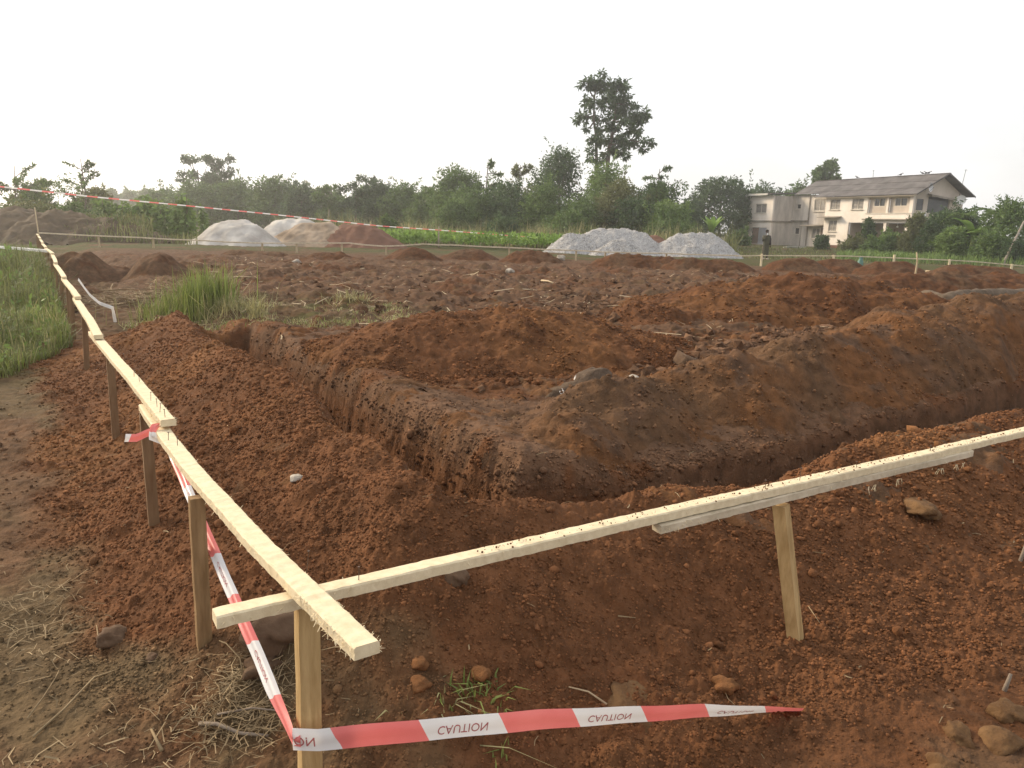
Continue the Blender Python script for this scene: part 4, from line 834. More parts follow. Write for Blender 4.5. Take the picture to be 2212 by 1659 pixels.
# --- grasses
def blades(P, h, w_, lean, g):
    n = len(P); a = g.uniform(0, 6.283, n); d = np.stack([np.cos(a), np.sin(a), np.zeros(n)], 1); sd = np.stack([-np.sin(a + g.normal(0, .6, n)), np.cos(a), np.zeros(n)], 1); h = np.broadcast_to(h, n)[:, None]; w_ = np.broadcast_to(np.asarray(w_, float), n)[:, None]; le = (np.abs(g.normal(0, 1, n)) * lean)[:, None]
    m_ = P + d * h * le * .35 + np.array([0, 0, 1]) * h * .6; t = P + d * h * le + np.array([0, 0, 1]) * h * (1 - .35 * np.minimum(le, 1.2))
    V = np.stack([P - sd * w_ * .5, P + sd * w_ * .5, m_ + sd * w_ * .38, m_ - sd * w_ * .38, t], 1).reshape(-1, 3); b = np.arange(n)[:, None] * 5
    return V, [b + np.array([[0, 1, 2, 3]]), b + np.array([[3, 2, 4]])]
def grass(name, label, P, h, w_, lean, m, seed, kind='stuff', cat=None, group=None):
    g = np.random.default_rng(seed); V, F2 = blades(np.array(P), h, w_, lean, g); return tag(link(name, npmesh(name, V, F2, False, [M[m]])), label, cat, group, kind)
def field(n, x0, x1, D0, D1, seed, clump=.35, fr=.5):      # points between two photo columns, D0..D1 away
    g = np.random.default_rng(seed); D = g.uniform(D0, D1, n); X = D * (g.uniform(x0, x1, n) - CX) / F_ * .985 + D * .012
    k = fbm(X * fr, D * fr, seed, 3) > g.uniform(-1, 1, n) * clump - .12; X, D = X[k], D[k]; return np.stack([X, D, ground_h(X, D)], 1)
g = np.random.default_rng(50)
P = field(15000, 560, 1500, 58, 72, 1); grass('tall_grass', 'band of tall pale seeding grass below the trees', P, g.uniform(.6, 1.8, len(P)) * np.clip(.8 + 1.1 * fbm(P[:, 0] * .25, P[:, 1] * .25, 80, 3), .25, 1.4), .05, .45, 'grassdry', 1)
P = field(7000, 560, 1560, 56, 72, 2); grass('tall_grass', 'green tall grass mixed into the pale band', P, g.uniform(.7, 2.1, len(P)) * np.clip(.8 + 1.1 * fbm(P[:, 0] * .25 + 5, P[:, 1] * .25, 81, 3), .25, 1.5), .06, .45, 'leafolive', 2)
P = field(9000, 770, 1250, 48, 60, 3, .9); h_ = g.uniform(.35, .95, len(P)); V, Fa = leaves(P + np.stack([g.normal(0, .1, len(P)), g.normal(0, .1, len(P)), h_], 1), g.normal(0, .6, (len(P), 3)) + np.array([0, 0, .6]), .30 * g.uniform(.6, 1.3, len(P)), .09, g)
tag(link('ground_cover', npmesh('ground_cover', V, Fa, False, [M['cover']])), 'bright green leafy ground cover left of the gravel', kind='stuff')
P = field(7000, 1560, 2260, 47, 84, 4, .8); grass('short_grass', 'short green grass in front of the house', P, g.uniform(.08, .3, len(P)), .07, .6, 'leafolive', 4)
P = field(7000, 1780, 2300, 50, 64, 5, .6); grass('short_grass', 'rank green growth below the right shrubs', P, g.uniform(.25, .8, len(P)), .07, .6, 'leaflight', 5)
P = field(5000, -60, 430, 40, 58, 6, .8); grass('tall_grass', 'rough grass behind the brown bank', P, g.uniform(.3, .8, len(P)), .06, .4, 'leafolive', 6)
n = 42000; s_ = 6.3 + 22 * g.power(.8, n); t_ = -.22 - np.abs(g.normal(0, 1.5, n)) - .4 * np.clip(8.5 - s_, 0, 2); xy = OC + s_[:, None] * E1 + t_[:, None] * E2; k = (fbm(xy[:, 0] * .6, xy[:, 1] * .6, 77, 3) + (s_ - 7) * .3 > g.uniform(-.5, .8, n)); xy, s_ = xy[k], s_[k]; P = np.concatenate([xy, ground_h(xy[:, 0], xy[:, 1])[:, None]], 1)
k2 = rng.uniform(0, 1, len(P)) < .09; Pw = P[k2]; hw_ = g.uniform(.03, .28, len(Pw)) * np.clip((s_[k2] - 3.5) / 6, .3, 1.3) * (1 + .8 * fbm(Pw[:, 0] * .9, Pw[:, 1] * .9, 79, 3)); V, Fa = leaves(Pw + np.stack([g.normal(0, .04, len(Pw)), g.normal(0, .04, len(Pw)), hw_], 1), g.normal(0, .7, (len(Pw), 3)) + np.array([0, 0, .4]), .07 * np.clip(s_[k2] / 9, 1, 2.5) * g.uniform(.6, 1.4, len(Pw)), .018 * np.clip(s_[k2] / 9, 1, 2.5), g)
tag(link('weeds', npmesh('weeds', V, Fa, False, [M['leaflight']])), 'low leafy weeds growing outside the left rail', kind='stuff')
k3 = rng.uniform(0, 1, len(P)) < .55; grass('yellow_grass', 'yellow green wild grass outside the left rail', P[k3] + np.array([.03, .03, 0]), g.uniform(.08, .50, k3.sum()) * np.clip(.75 + 1.2 * fbm(P[k3, 0] * .7, P[k3, 1] * .7, 83, 3), .3, 1.6) * np.clip((s_[k3] - 3.5) / 6, .3, 1.3), .010 * np.clip(s_[k3] / 9, .8, 2), .7, 'leafolive', 17)
grass('green_grass', 'rank green grass outside the left rail', P, g.uniform(.06, .30, len(P)) * np.clip((s_ - 3.5) / 6, .3, 1.3) * (1 + .9 * fbm(P[:, 0] * .9, P[:, 1] * .9, 79, 3)), .012 * np.clip(s_ / 9, .8, 2), .7, 'grass', 7)
k = g.uniform(0, 1, len(P)) < .08; grass('dry_grass', 'dry stalks standing in the grass outside the left rail', P[k], g.uniform(.15, .4, k.sum()) * np.clip((s_[k] - 3.5) / 5, .3, 1.3), .009, .45, 'grassdry', 8)
n = 3600; q = g.normal(0, 1, (n, 2)); s_, t_ = g.uniform(7.9, 10.6, n), g.uniform(.5, 4.6, n); xy = OC + s_[:, None] * E1 + t_[:, None] * E2; k = fbm(xy[:, 0] * .8, xy[:, 1] * .8, 78, 3) > g.uniform(-.3, .7, n); xy = xy[k]; P = np.concatenate([xy, ground_h(xy[:, 0], xy[:, 1])[:, None]], 1)
grass('trampled_grass', 'flattened yellow green grass beyond the end of the left trench', P, g.uniform(.03, .12, len(P)), .009, 1.6, 'grassdry', 9); k = g.uniform(0, 1, len(P)) < .4; grass('dry_grass', 'flattened green grass beyond the end of the left trench', P[k], g.uniform(.04, .14, k.sum()), .008, 1.4, 'grass', 10)
def clump(name, label, c, r, n, h, w_, lean, m, seed, cat='grass', stretch=1.):
    g = np.random.default_rng(seed); q = g.normal(0, 1, (n, 2)) * r * np.array([stretch, 1]); P = np.stack([q[:, 0], q[:, 1], ground_h(c[0] + q[:, 0], c[1] + q[:, 1]) - c[2] - .02], 1)
    V, F2 = blades(P, h[0] + (h[1] - h[0]) * g.power(1.2, n), w_, lean, g); return tag(link(name, npmesh(name, V, F2, False, [M[m]]), None, c), label, cat)
c1, c2, c3 = px(440, 676), px(370, 685), px(500, 678)
clump('grass_clump', 'tall green grass clump standing behind the left red bank', c1, .22, 700, (.35, .85), .013, .35, 'grass', 1)
clump('grass_clump', 'lower green clump leaning left beside the tall green clump', c2, .20, 420, (.2, .5), .013, .7, 'grass', 2)
clump('grass_clump', 'dry brown lower part of the tall clump, right of the green blades', c3, .20, 320, (.15, .45), .010, 1.0, 'grassdry', 3)
clump('grass_clump', 'dry yellow stalks among the green clumps', px(405, 680), .30, 240, (.2, .75), .008, .8, 'grassdry', 4, stretch=1.5)
clump('grass_clump', 'thin tuft of dry grass right of the tall green clump', px(555, 690), .06, 80, (.2, .5), .008, .7, 'grassdry', 5)
clump('grass_tuft', 'small green tuft above the caution tape', px(1040, 1520), .035, 60, (.04, .11), .008, 1.1, 'grass', 6, stretch=1.6)
clump('grass_tuft', 'flattened green tuft with broad blades left of the small tuft', px(960, 1535), .04, 46, (.03, .09), .008, 1.6, 'grassdry', 7, stretch=1.6)
clump('grass_tuft', 'green sprout at the bottom edge right of the tape text', px(1085, 1640), .02, 16, (.03, .08), .006, .8, 'grass', 8)
clump('grass_clump', 'tuft of dry grass lying on the rough field left of the gravel', px(760, 650), .13, 160, (.1, .3), .010, 1.5, 'grassdry', 9, stretch=1.6)
P = field(6000, -120, 300, 39, 47, 12, 1.2); grass('bank_grass', 'rough grass and weeds on the brown bank at the far left', P + np.array([0, 0, .9]) * np.clip(1.4 - np.abs(P[:, 1:2] - 43) / 3, 0, 1.6), g.uniform(.15, .6, len(P)), .05, .7, 'leafolive', 13)
# straw litter
def litter(name, label, P, lmin, lmax, w_, seed, m='straw', lift=.01):
    g = np.random.default_rng(seed); n = len(P); a = g.uniform(0, 6.283, n); d = np.stack([np.cos(a), np.sin(a), g.normal(0, .22, n)], 1); sd = np.stack([-d[:, 1], d[:, 0], g.normal(0, .4, n)], 1); ln = (lmin + (lmax - lmin) * g.power(.4, n))[:, None]; w_ = w_ * g.uniform(.5, 1.6, n)[:, None]; P = P + np.array([0, 0, lift]); bend = np.stack([g.normal(0, .12, n), g.normal(0, .12, n), np.abs(g.normal(0, .06, n))], 1) * ln
    A, B, C_ = P - d * ln * .5, P + bend, P + d * ln * .5; A[:, 2] = np.maximum(A[:, 2], P[:, 2] - .01); C_[:, 2] = np.maximum(C_[:, 2], P[:, 2] - .01)
    V = np.stack([A - sd * w_ * .5, A + sd * w_ * .5, B + sd * w_ * .5, B - sd * w_ * .5, C_ + sd * w_ * .3, C_ - sd * w_ * .3], 1).reshape(-1, 3); b = np.arange(n)[:, None] * 6
    return tag(link(name, npmesh(name, V, [b + np.array([[0, 1, 2, 3]]), b + np.array([[3, 2, 4, 5]])], False, [M[m]])), label, kind='stuff')
def onground(xy): z = ground_h(xy[:, 0], xy[:, 1]); bz, bt = berm_h(xy[:, 0], xy[:, 1]), trench_d(xy[:, 0], xy[:, 1]); c, r_, w_ = soil_col(xy[:, 0], xy[:, 1], z, bz, bt); return np.concatenate([xy, (z + fine_h(xy[:, 0], xy[:, 1], r_, w_))[:, None]], 1), r_
n = 3000; xy = np.stack([g.uniform(-2.6, .35, n), g.uniform(1.45, 3.4, n)], 1); P, r_ = onground(xy); k = (r_ < .35) & (fbm(xy[:, 0] * 2.2, xy[:, 1] * 2.2, 88, 3) > g.uniform(-.5, .9, n)); litter('dry_straw', 'dry straw strewn over the trodden ground at lower left', P[k], .02, .14, .003, 1, lift=.004)
n = 620; q = g.normal(0, 1, (n, 2)); c = px(520, 1530)[:2]; P, r_ = onground(c + q * np.array([.10, .09])); litter('straw_heap', 'matted dry straw heap left of the corner post', P + np.abs(g.normal(0, .008, (n, 1))) * np.array([0, 0, 1]), .03, .13, .0022, 2)
n = 200; q = g.normal(0, 1, (n, 2)); c = px(60, 1330)[:2]; P, r_ = onground(c + q * np.array([.14, .16])); litter('straw_heap', 'matted dry straw heap at the lower left edge', P + np.abs(g.normal(0, .008, (n, 1))) * np.array([0, 0, 1]), .03, .14, .003, 3)
n = 700; xy = np.stack([g.uniform(-5, 5, n), g.uniform(2, 8, n)], 1); P, r_ = onground(xy); litter('dry_straw', 'stray bits of straw on the red banks', P[trench_d(xy[:, 0], xy[:, 1]) > .1], .02, .09, .003, 4)
n = 3200; D = g.uniform(8.5, 27, n); xy = np.stack([D * g.uniform(-.42, .62, n), D], 1); k = fbm(xy[:, 0] * .5, xy[:, 1] * .9, 89, 3) > g.uniform(-.4, .8, n); P = onground(xy[k])[0]; litter('dry_straw', 'dry stalks scattered over the dug field', P, .08, .5, .013, 5, 'stick', .03)
n = 700; q = g.normal(0, 1, (n, 2)); c = px(285, 655)[:2]; P = onground(c + q * np.array([.5, .55]))[0]; litter('brushwood', 'dry grey brushwood beside the grass clump', P + np.abs(g.normal(0, .10, (n, 1))) * np.array([0, 0, 1]), .1, .6, .010, 6)
# rows of young crop plants behind the bank
cm_ = []
for k in range(4):
    gg = np.random.default_rng(400 + k); bl = [(gg.normal(0, .1), gg.normal(0, .1), z, .19 - .04 * z, .19 - .04 * z, .28) for z in np.linspace(.35, 1.9, 7)]
    cm_.append(crown_mesh('foliage', bl, 190, .34, .08, .7, gg, M['leaflight'])); 
stm = MB(); stm.tube([(0, 0, -.1), (0, 0, 2.0)], [.03, .015], 5); stmesh = stm.mesh('stem', M['bark'], True)
ci = 0
for row, (D, y0) in enumerate(((46, 0), (50, 0), (54, 0), (59, 0))):
    for xx in np.arange(228 - row * 3, 440, 25 - row):
        if row == 0 and xx > 420: continue
        X = D * (xx + g.uniform(-3, 3) - CX) / F_; Y = D + g.uniform(-.6, .6); sc_ = g.uniform(.8, 1.2) * (1 + .08 * row)
        r_ = thing('crop_plant', 'slim leafy crop plant in the rows behind the brown bank', 'crop plant', (X, Y, gz(X, Y)), g.uniform(0, 6), 'rows of young crop plants'); r_.scale = (sc_, sc_, sc_ * g.uniform(.9, 1.15))
        link('foliage', cm_[ci % 4], r_); link('stem', stmesh, r_); ci += 1
# ------------------------------------------------------------------ sticks, log, odds and ends
def stick(label, pts, r, m, name='stick', cat='stick', nseg=6, r1=None):
    mb = MB(); pts = np.array(pts); o = pts[0].copy(); mb.tube(pts - o, np.linspace(r, r1 if r1 is not None else r * .6, len(pts)), nseg); return tag(link(name, mb.mesh(name, M[m], True), None, o), label, cat)
def gp(x, y, d=.01): p = px(x, y); return np.array([p[0], p[1], onground(np.array([p[:2]]))[0][0, 2] + d])
stick('long pale straw stalk lying at lower left, pointing up right', [gp(72, 1596), gp(140, 1540, .014), gp(205, 1480, .016), gp(248, 1455)], .0045, 'straw', 'straw_stalk')
stick('bent pale stalk left of the long straw stalk', [gp(60, 1560), gp(95, 1515, .015), gp(122, 1475, .02), gp(128, 1455)], .003, 'straw', 'straw_stalk')
stick('short upright looking pale straw beside the smooth brown rock', [gp(217, 1413), gp(210, 1366, .02)], .0035, 'straw', 'straw_stalk')
stick('thick grey brown branch lying left of the corner post', [gp(432, 1572, .015), gp(470, 1583, .018), gp(520, 1592, .018), gp(580, 1592, .014)], .0075, 'stickgrey', 'branch')
stick('grey twig lying above the thick branch', [gp(470, 1560, .02), gp(545, 1548, .03), gp(600, 1545, .02)], .004, 'stickgrey', 'branch')
stick('curved dry stalk standing up near the nearest left post', [gp(530, 1490, .0), gp(520, 1455, .05), gp(490, 1425, .06), gp(475, 1412, .05)], .003, 'straw', 'straw_stalk')
stick('broken split straw at the bottom edge left of centre', [gp(350, 1630), gp(328, 1590, .015)], .006, 'straw', 'straw_stalk')
stick('dry stem with a curled end above the caution tape', [gp(1310, 1535), gp(1270, 1510, .02), gp(1228, 1493, .02)], .0035, 'stick', 'straw_stalk')
stick('thin pale twig on the slope below the right rail', [gp(1335, 1335, .012), gp(1372, 1342, .012)], .003, 'straw', 'straw_stalk')
stick('fallen twig beside the foot of the leaning post', [gp(1745, 1322, .012), gp(1770, 1355, .008)], .002, 'straw', 'straw_stalk')
p = px(2195, 1225); stick('grey weathered stick standing at the right edge', [p - np.array([0, 0, .05]), p + np.array([.03, .01, .07]), p + np.array([.07, .03, .22])], .011, 'stickgrey', 'stake', 'stake')
p = px(2165, 1495); stick('grey peg leaning in the soil at lower right', [p - np.array([0, 0, .03]), p + np.array([.02, .0, .075])], .010, 'stickgrey', 'stake', 'stake')
p = px(1975, 607); q = aty(1980, 545, p[1]); stick('thin crooked stake standing in the red earth at right', [p - np.array([0, 0, .2]), p * .66 + q * .34 + np.array([.03, 0, 0]), p * .3 + q * .7 + np.array([.05, 0, 0]), q], .035, 'stick', 'stake', 'stake', 6, .02)
p = aty(83, 503, 33.4); q = aty(75, 448, 33.4); stick('tall thin stake at the far left corner of the rails', [np.array([p[0], p[1], gz(p[0], p[1]) - .2]), p, q], .035, 'stick', 'stake', 'stake')
p, q = px(948, 516), aty(948, 489, 48); p = np.array([q[0], 48, gz(q[0], 48)]); stick('pale pole carrying the far tape above the green cover', [p - np.array([0, 0, .2]), q], .06, 'paleb', 'pole', 'pole')
q = aty(-150, 380, 26.); stick('pole carrying the near end of the far tape, off to the left', [np.array([q[0], 26, gz(q[0], 26.) - .2]), q], .05, 'paleb', 'pole', 'pole')
q = aty(708, 415, 88.); stick('thin dark pole rising from the grass behind the red heap', [np.array([aty(706, 470, 66.)[0], 66, gz(-15, 66.)]), aty(711, 452, 66.)], .06, 'stickgrey', 'pole', 'pole')
q = aty(2212, 478, 54.); p = aty(2172, 527, 52.); stick('pale leaning pole at the right edge among the shrubs', [np.array([p[0], p[1], gz(p[0], p[1]) - .1]), q], .10, 'paleb', 'pole', 'pole')
for lab, a, b, D in (('light plank leaning against the sand heaps', (547, 524), (568, 508), 36.), ('pale stick lying on the field below the right rail', (2000, 588), (2036, 592), 25.), ('pale twig on the field in front of the gravel', (1170, 610), (1196, 616), 22.), ('pale straw lying near the domed mound top', (1010, 683), (1018, 676), 10.), ('small dry root sticking up on the ridge', (1660, 775), (1676, 770), 8.8)):
    A, B = px(*a), px(*b); d = np.array([0, 0, .05]); stick(lab, [A + d, (A + B) / 2 + d * 1.4, B + d], .006 * A[1] ** .5, 'stick', 'stick')
# fallen log
a, b, c, d = px(1968, 652), px(2040, 660), px(2120, 652), px(2212, 645); up = np.array([0, 0, .16])
mb = MB(); pts = [a + up * .5, (a + b) / 2 + up, b + up * .8, (b + c) / 2 + up, c + up * 1.1, d + up, d + (d - c) + up]; pts = np.array(pts); u_ = np.linspace(0, 6, 40); PP = np.stack([np.interp(u_, range(7), pts[:, k]) for k in range(3)], 1); PP[:, 2] += .03 * np.sin(u_ * 2.3) - .02; mb.tube(PP, np.interp(u_, range(7), [.07, .14, .17, .15, .14, .13, .11]) * (1 + .12 * np.sin(u_ * 3.1) + .06 * np.sin(u_ * 9)), 14)
vv = np.concatenate(mb.v); mb.v = [vv + .03 * np.stack([perlin(vv[:, 0] * 5, vv[:, 2] * 9, 5), perlin(vv[:, 0] * 5, vv[:, 2] * 9, 6), perlin(vv[:, 0] * 4, vv[:, 1] * 8, 7)], 1)]
tag(link('fallen_log', mb.mesh('fallen_log', M['log'], True)), 'grey brown fallen log lying on the earth at the right', 'log')
p = px(1268, 845); V, Fa = huge[1]; V = V.copy(); x = V[:, 0]; V = V * np.array([.30, .115, .105]) * (1 + .25 * np.sin(x * 4 + .5))[:, None] ** 1; V[:, 2] += .06 * x; a = .45
o = link('log_piece', npmesh('log_piece', V, Fa, True, [M['logpiece']]), None, (p[0], p[1], p[2] + .05)); o.rotation_euler = (0, 0, .5); tag(o, 'lumpy grey brown log piece lying in front of the domed mound', 'log')
def scrap(label, x, y, size, m, seed, name='plastic_scrap', dz=.02):
    g = np.random.default_rng(seed); n = 6; V = [(i / n - .5, j / n - .5, .18 * math.sin(i * 1.7 + seed) + .16 * math.cos(j * 2.1) + g.normal(0, .05)) for i in range(n + 1) for j in range(n + 1)]; q = [(i * 7 + j, i * 7 + j + 1, i * 7 + j + 8, i * 7 + j + 7) for i in range(n) for j in range(n)]; mb = MB(); mb.add(np.array(V) * size, q); p = px(x, y); o = link(name, mb.mesh(name, M[m], True), None, (p[0], p[1], p[2] + dz + size * .3)); o.rotation_euler = (.9, .2, seed); return tag(o, label, 'litter')
scrap('crumpled white plastic scrap beside the lumpy log piece', 1250, 836, .11, 'white', 1)
scrap('small pale plastic scrap half buried in the inner trench wall', 768, 868, .06, 'dish', 2)
scrap('white scrap on top of the broad domed mound', 1015, 684, .08, 'white', 3)
scrap('pale scrap lying at the left end of the lumpy log piece', 1212, 858, .06, 'dish', 5)
p = px(1500, 568); 
# faded green container post far right
p = aty(1860, 556, 35.); mb = MB(); mb.tube([(0, 0, -.1), (0, 0, .32), (0, 0, .36), (0, 0, .46)], [.13, .13, .09, .08], 8); mb.tube([(0, 0, .46), (0, 0, .52)], [.10, .05], 8)
o = link('container', mb.mesh('container', M['green'], True), None, (p[0], p[1], gz(p[0], p[1]))); tag(o, 'small faded green container standing beside the far pale rail', 'container')
# ------------------------------------------------------------------ the old house
HP = np.array([40.2, 80.]); HZ = .25
HR = math.atan2(-.936, .352)
house = thing('old_house', 'old cream two storey house with grey gabled roof, stained walls and a columned porch', 'house', (HP[0], HP[1], HZ), HR)
def lb(L_, b, z): return (-L_, b, z - HZ)                 # facade distance, depth, height -> house space
def hbox(mb, L0, L1, b0, b1, z0, z1, mi=0): mb.box((-max(L0, L1), min(b0, b1), min(z0, z1) - HZ), (-min(L0, L1), max(b0, b1), max(z0, z1) - HZ), mi)
def wall_front(mb, L0, L1, z0, z1, b, th, ops):           # wall facing the plot, with real openings
    ls = sorted({L0, L1, *[o[0] for o in ops], *[o[1] for o in ops]}); zs = sorted({z0, z1, *[o[2] for o in ops], *[o[3] for o in ops]})
    for a, c in zip(ls[:-1], ls[1:]):
        for d, e in zip(zs[:-1], zs[1:]):
            if any(o[0] <= a and c <= o[1] and o[2] <= d and e <= o[3] for o in ops): continue
            for bb, fl in ((b, 0), (b + th, 1)):
                q = [lb(a, bb, d), lb(c, bb, d), lb(c, bb, e), lb(a, bb, e)]; mb.add(q, [(0, 1, 2, 3)] if fl else [(3, 2, 1, 0)])
    for o in ops + [(L0, L1, z0, z1)]:
        for p, q in (((o[0], o[2]), (o[1], o[2])), ((o[1], o[2]), (o[1], o[3])), ((o[1], o[3]), (o[0], o[3])), ((o[0], o[3]), (o[0], o[2]))):
            mb.add([lb(p[0], b, p[1]), lb(q[0], b, q[1]), lb(q[0], b + th, q[1]), lb(p[0], b + th, p[1])], [(0, 1, 2, 3)])
def wall_side(mb, b0, b1, z0, z1, L_, th, ops):           # wall across, at facade distance L
    bs = sorted({b0, b1, *[o[0] for o in ops], *[o[1] for o in ops]}); zs = sorted({z0, z1, *[o[2] for o in ops], *[o[3] for o in ops]})
    for a, c in zip(bs[:-1], bs[1:]):
        for d, e in zip(zs[:-1], zs[1:]):
            if any(o[0] <= a and c <= o[1] and o[2] <= d and e <= o[3] for o in ops): continue
            for l_ in (L_, L_ + th): mb.add([lb(l_, a, d), lb(l_, c, d), lb(l_, c, e), lb(l_, a, e)], [(0, 1, 2, 3)])
    for o in ops + [(b0, b1, z0, z1)]:
        for p, q in (((o[0], o[2]), (o[1], o[2])), ((o[1], o[2]), (o[1], o[3])), ((o[1], o[3]), (o[0], o[3])), ((o[0], o[3]), (o[0], o[2]))):
            mb.add([lb(L_, *p), lb(L_, *q), lb(L_ + th, *q), lb(L_ + th, *p)], [(0, 1, 2, 3)])
def part(nm, mb, m, par=None, lab=None): o = link(nm, mb.mesh(nm, m), par or house); (lab and o.__setitem__('label', lab)); return o
mw = MB(); op_up = [(.75, 3.45, 4.1, 5.72), (3.7, 6.25, 4.1, 5.72), (6.9, 8.56, 4.5, 5.67)]
wall_front(mw, .3, 8.75, 3.1, 5.95, 0, .22, op_up); wall_front(mw, 8.752, 12.6, -.2, 5.95, 0, .22, [(10.35, 11.9, 4.5, 5.68), (10.54, 11.8, 2.07, 3.33), (10.5, 11.9, 1.34, 1.69)])
hbox(mw, 12.45, 12.6, .222, .6, -.2, 5.95)
part('wall', mw, M['wall'])
mw = MB()
for a, c, w0, w1 in ((.7, 3.5, 1.33, 2.95), (3.65, 6.3, 4.2, 5.73)): wall_front(mw, a, c, 4.05, 5.9, .30, .06, [(w0, w1, 4.80, 5.67)])
part('recessed_panel', mw, M['wallplain'], None, 'darker recessed panels round the upper windows')  # panels in a darker render than the wall around them
mw = MB(); wall_front(mw, .52, 8.75, -.2, 3.08, 2.6, .15, [(2.0, 2.75, 1.5, 2.55), (.85, 1.25, 1.5, 2.5), (4.6, 5.5, .3, 2.5)]); wall_side(mw, .225, 2.6, -.2, 3.08, 8.58, .15, []); hbox(mw, .52, 8.58, .225, 2.6, 3.085, 3.095)
part('porch_wall', mw, M['wallshade'], None, 'inner wall behind the porch columns, shade put into its colour')
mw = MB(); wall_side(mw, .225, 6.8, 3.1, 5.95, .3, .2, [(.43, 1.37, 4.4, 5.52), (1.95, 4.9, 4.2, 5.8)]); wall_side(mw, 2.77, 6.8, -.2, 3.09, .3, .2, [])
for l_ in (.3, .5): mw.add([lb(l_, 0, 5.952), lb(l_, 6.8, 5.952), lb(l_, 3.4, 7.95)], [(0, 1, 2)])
part('gable_wall', mw, M['wallplain'], None, 'gable wall at the right end, shade put into its grey colour')  # gable faces away from the sun; its shade is in the darker render
mw = MB(); wall_front(mw, 12.602, 19.4, -.2, 6.3, .6, .2, [(13.36, 15.17, 4.38, 5.77), (17.49, 18.24, 4.68, 5.29), (17.37, 18.21, 1.63, 2.43), (13.85, 15.12, 1.17, 2.40), (13.1, 13.7, .3, 2.45)])
part('wing_wall', mw, M['wallstain'], None, 'stained recessed wing wall')
mw = MB(); wall_front(mw, 18.9, 23.6, -.2, 6.2, -2.4, .2, [(20.1, 22.3, 4.1, 5.24), (19.7, 22.65, .3, 2.33)]); wall_side(mw, -2.199, 3.5, -.2, 6.2, 23.4, .2, [])
part('end_block_wall', mw, M['wall'], None, 'cream front of the flat roofed end block')
mw = MB(); wall_side(mw, -2.199, .6, -.2, 6.2, 18.9, .2, []); part('side_wall', mw, M['wallstain'], None, 'stained side wall of the end block, shade put into its dark colour')  # stains, plus the shade of this side put into the darker render
mb = MB(); hbox(mb, 18.6, 23.75, -2.56, -2.402, 3.05, 3.2); hbox(mb, 18.72, 18.898, -2.4, .45, 3.05, 3.2); hbox(mb, 16.0, 18.7, .3, .598, 3.18, 3.32); part('ledge', mb, M['concrete'])
mb = MB(); hbox(mb, .2, 6.5, -.40, -.003, 3.38, 3.5); part('porch_hood', mb, M['concrete'])
mb = MB(); hbox(mb, .3, 6.4, -.06, -.003, 4.02, 4.12); part('sill_band', mb, M['frame'])
for L_ in (.80, 3.62, 6.36):
    mb = MB(); hbox(mb, L_ - .17, L_ + .17, .02, .36, -.2, 3.095); hbox(mb, L_ - .2, L_ + .2, -.0, .39, 2.9, 3.08); part('column', mb, M['wall'])
# windows: frame > pane, blades
def window(L0, L1, z0, z1, b, kind='pane', mull=1, sill=True):
    f = MB(); t = .06
    hbox(f, L0, L0 + t, b, b + .08, z0, z1); hbox(f, L1 - t, L1, b, b + .08, z0, z1); hbox(f, L0 + t, L1 - t, b, b + .08, z1 - t, z1); hbox(f, L0 + t, L1 - t, b, b + .08, z0, z0 + t)
    for k in range(mull): x = L0 + (L1 - L0) * (k + 1) / (mull + 1); hbox(f, x - .03, x + .03, b + .004, b + .076, z0 + t, z1 - t)
    if sill: hbox(f, L0 - .08, L1 + .08, b - .18, b - .002, z0 - .07, z0 + .002)
    fo = part('window', f, M['frame']); p = MB(); hbox(p, L0 + t, L1 - t, b + .09, b + .10, z0 + t, z1 - t); part('pane', p, M['glass'], fo)
    if kind == 'louvre':
        v = MB(); n = max(3, int((z1 - z0) / .15))
        for k in range(n):
            z = z0 + t + (z1 - z0 - 2 * t) * (k + .5) / n
            v.add([lb(L0 + t, b + .02, z - .055), lb(L1 - t, b + .02, z - .055), lb(L1 - t, b + .07, z + .03), lb(L0 + t, b + .07, z + .03)], [(0, 1, 2, 3)])
        part('louvres', v, M['louvre'], fo)
    return fo
window(6.9, 8.56, 4.5, 5.67, .06, 'louvre'); window(10.35, 11.9, 4.5, 5.68, .06, 'louvre'); window(1.33, 2.95, 4.80, 5.67, .31, 'pane', 1, False); window(4.2, 5.73, 4.80, 5.67, .31, 'pane', 1, False)
window(10.54, 11.8, 2.07, 3.33, .05, 'louvre'); window(10.5, 11.9, 1.34, 1.69, .05, 'louvre', 0, False); window(13.36, 15.17, 4.38, 5.77, .65, 'louvre'); window(17.49, 18.24, 4.68, 5.29, .66, 'pane', 0); window(17.37, 18.21, 1.63, 2.43, .66, 'pane', 0); window(13.85, 15.12, 1.17, 2.40, .65, 'louvre')
window(20.1, 22.3, 4.1, 5.24, -2.32, 'louvre', 1); window(2.0, 2.75, 1.5, 2.55, 2.62, 'pane', 0); window(.85, 1.25, 1.5, 2.5, 2.62, 'pane', 0)
mb = MB(); hbox(mb, .36, .37, .43, 1.37, 4.4, 5.52); hbox(mb, .45, .46, 1.95, 4.9, 4.2, 5.8); part('gable_dark_fill', mb, M['glass'])  # window pane, and a dark sheet standing for the shade in the opening
mb = MB(); hbox(mb, 13.1, 13.7, .68, .72, .3, 2.45); part('door', mb, M['door']); mb = MB(); hbox(mb, 4.6, 5.5, 2.66, 2.70, .3, 2.5); part('door', mb, M['door'])
mb = MB(); hbox(mb, 21.35, 22.6, -2.32, -2.28, .3, 2.3); hbox(mb, 21.3, 21.36, -2.36, -2.26, .3, 2.33); part('door', mb, M['door'], None, 'brown wooden door of the end block')
mb = MB(); hbox(mb, 19.75, 21.3, -2.33, -2.29, .3, 2.3); part('door', mb, M['zinc'], None, 'grey metal sheet door of the end block')
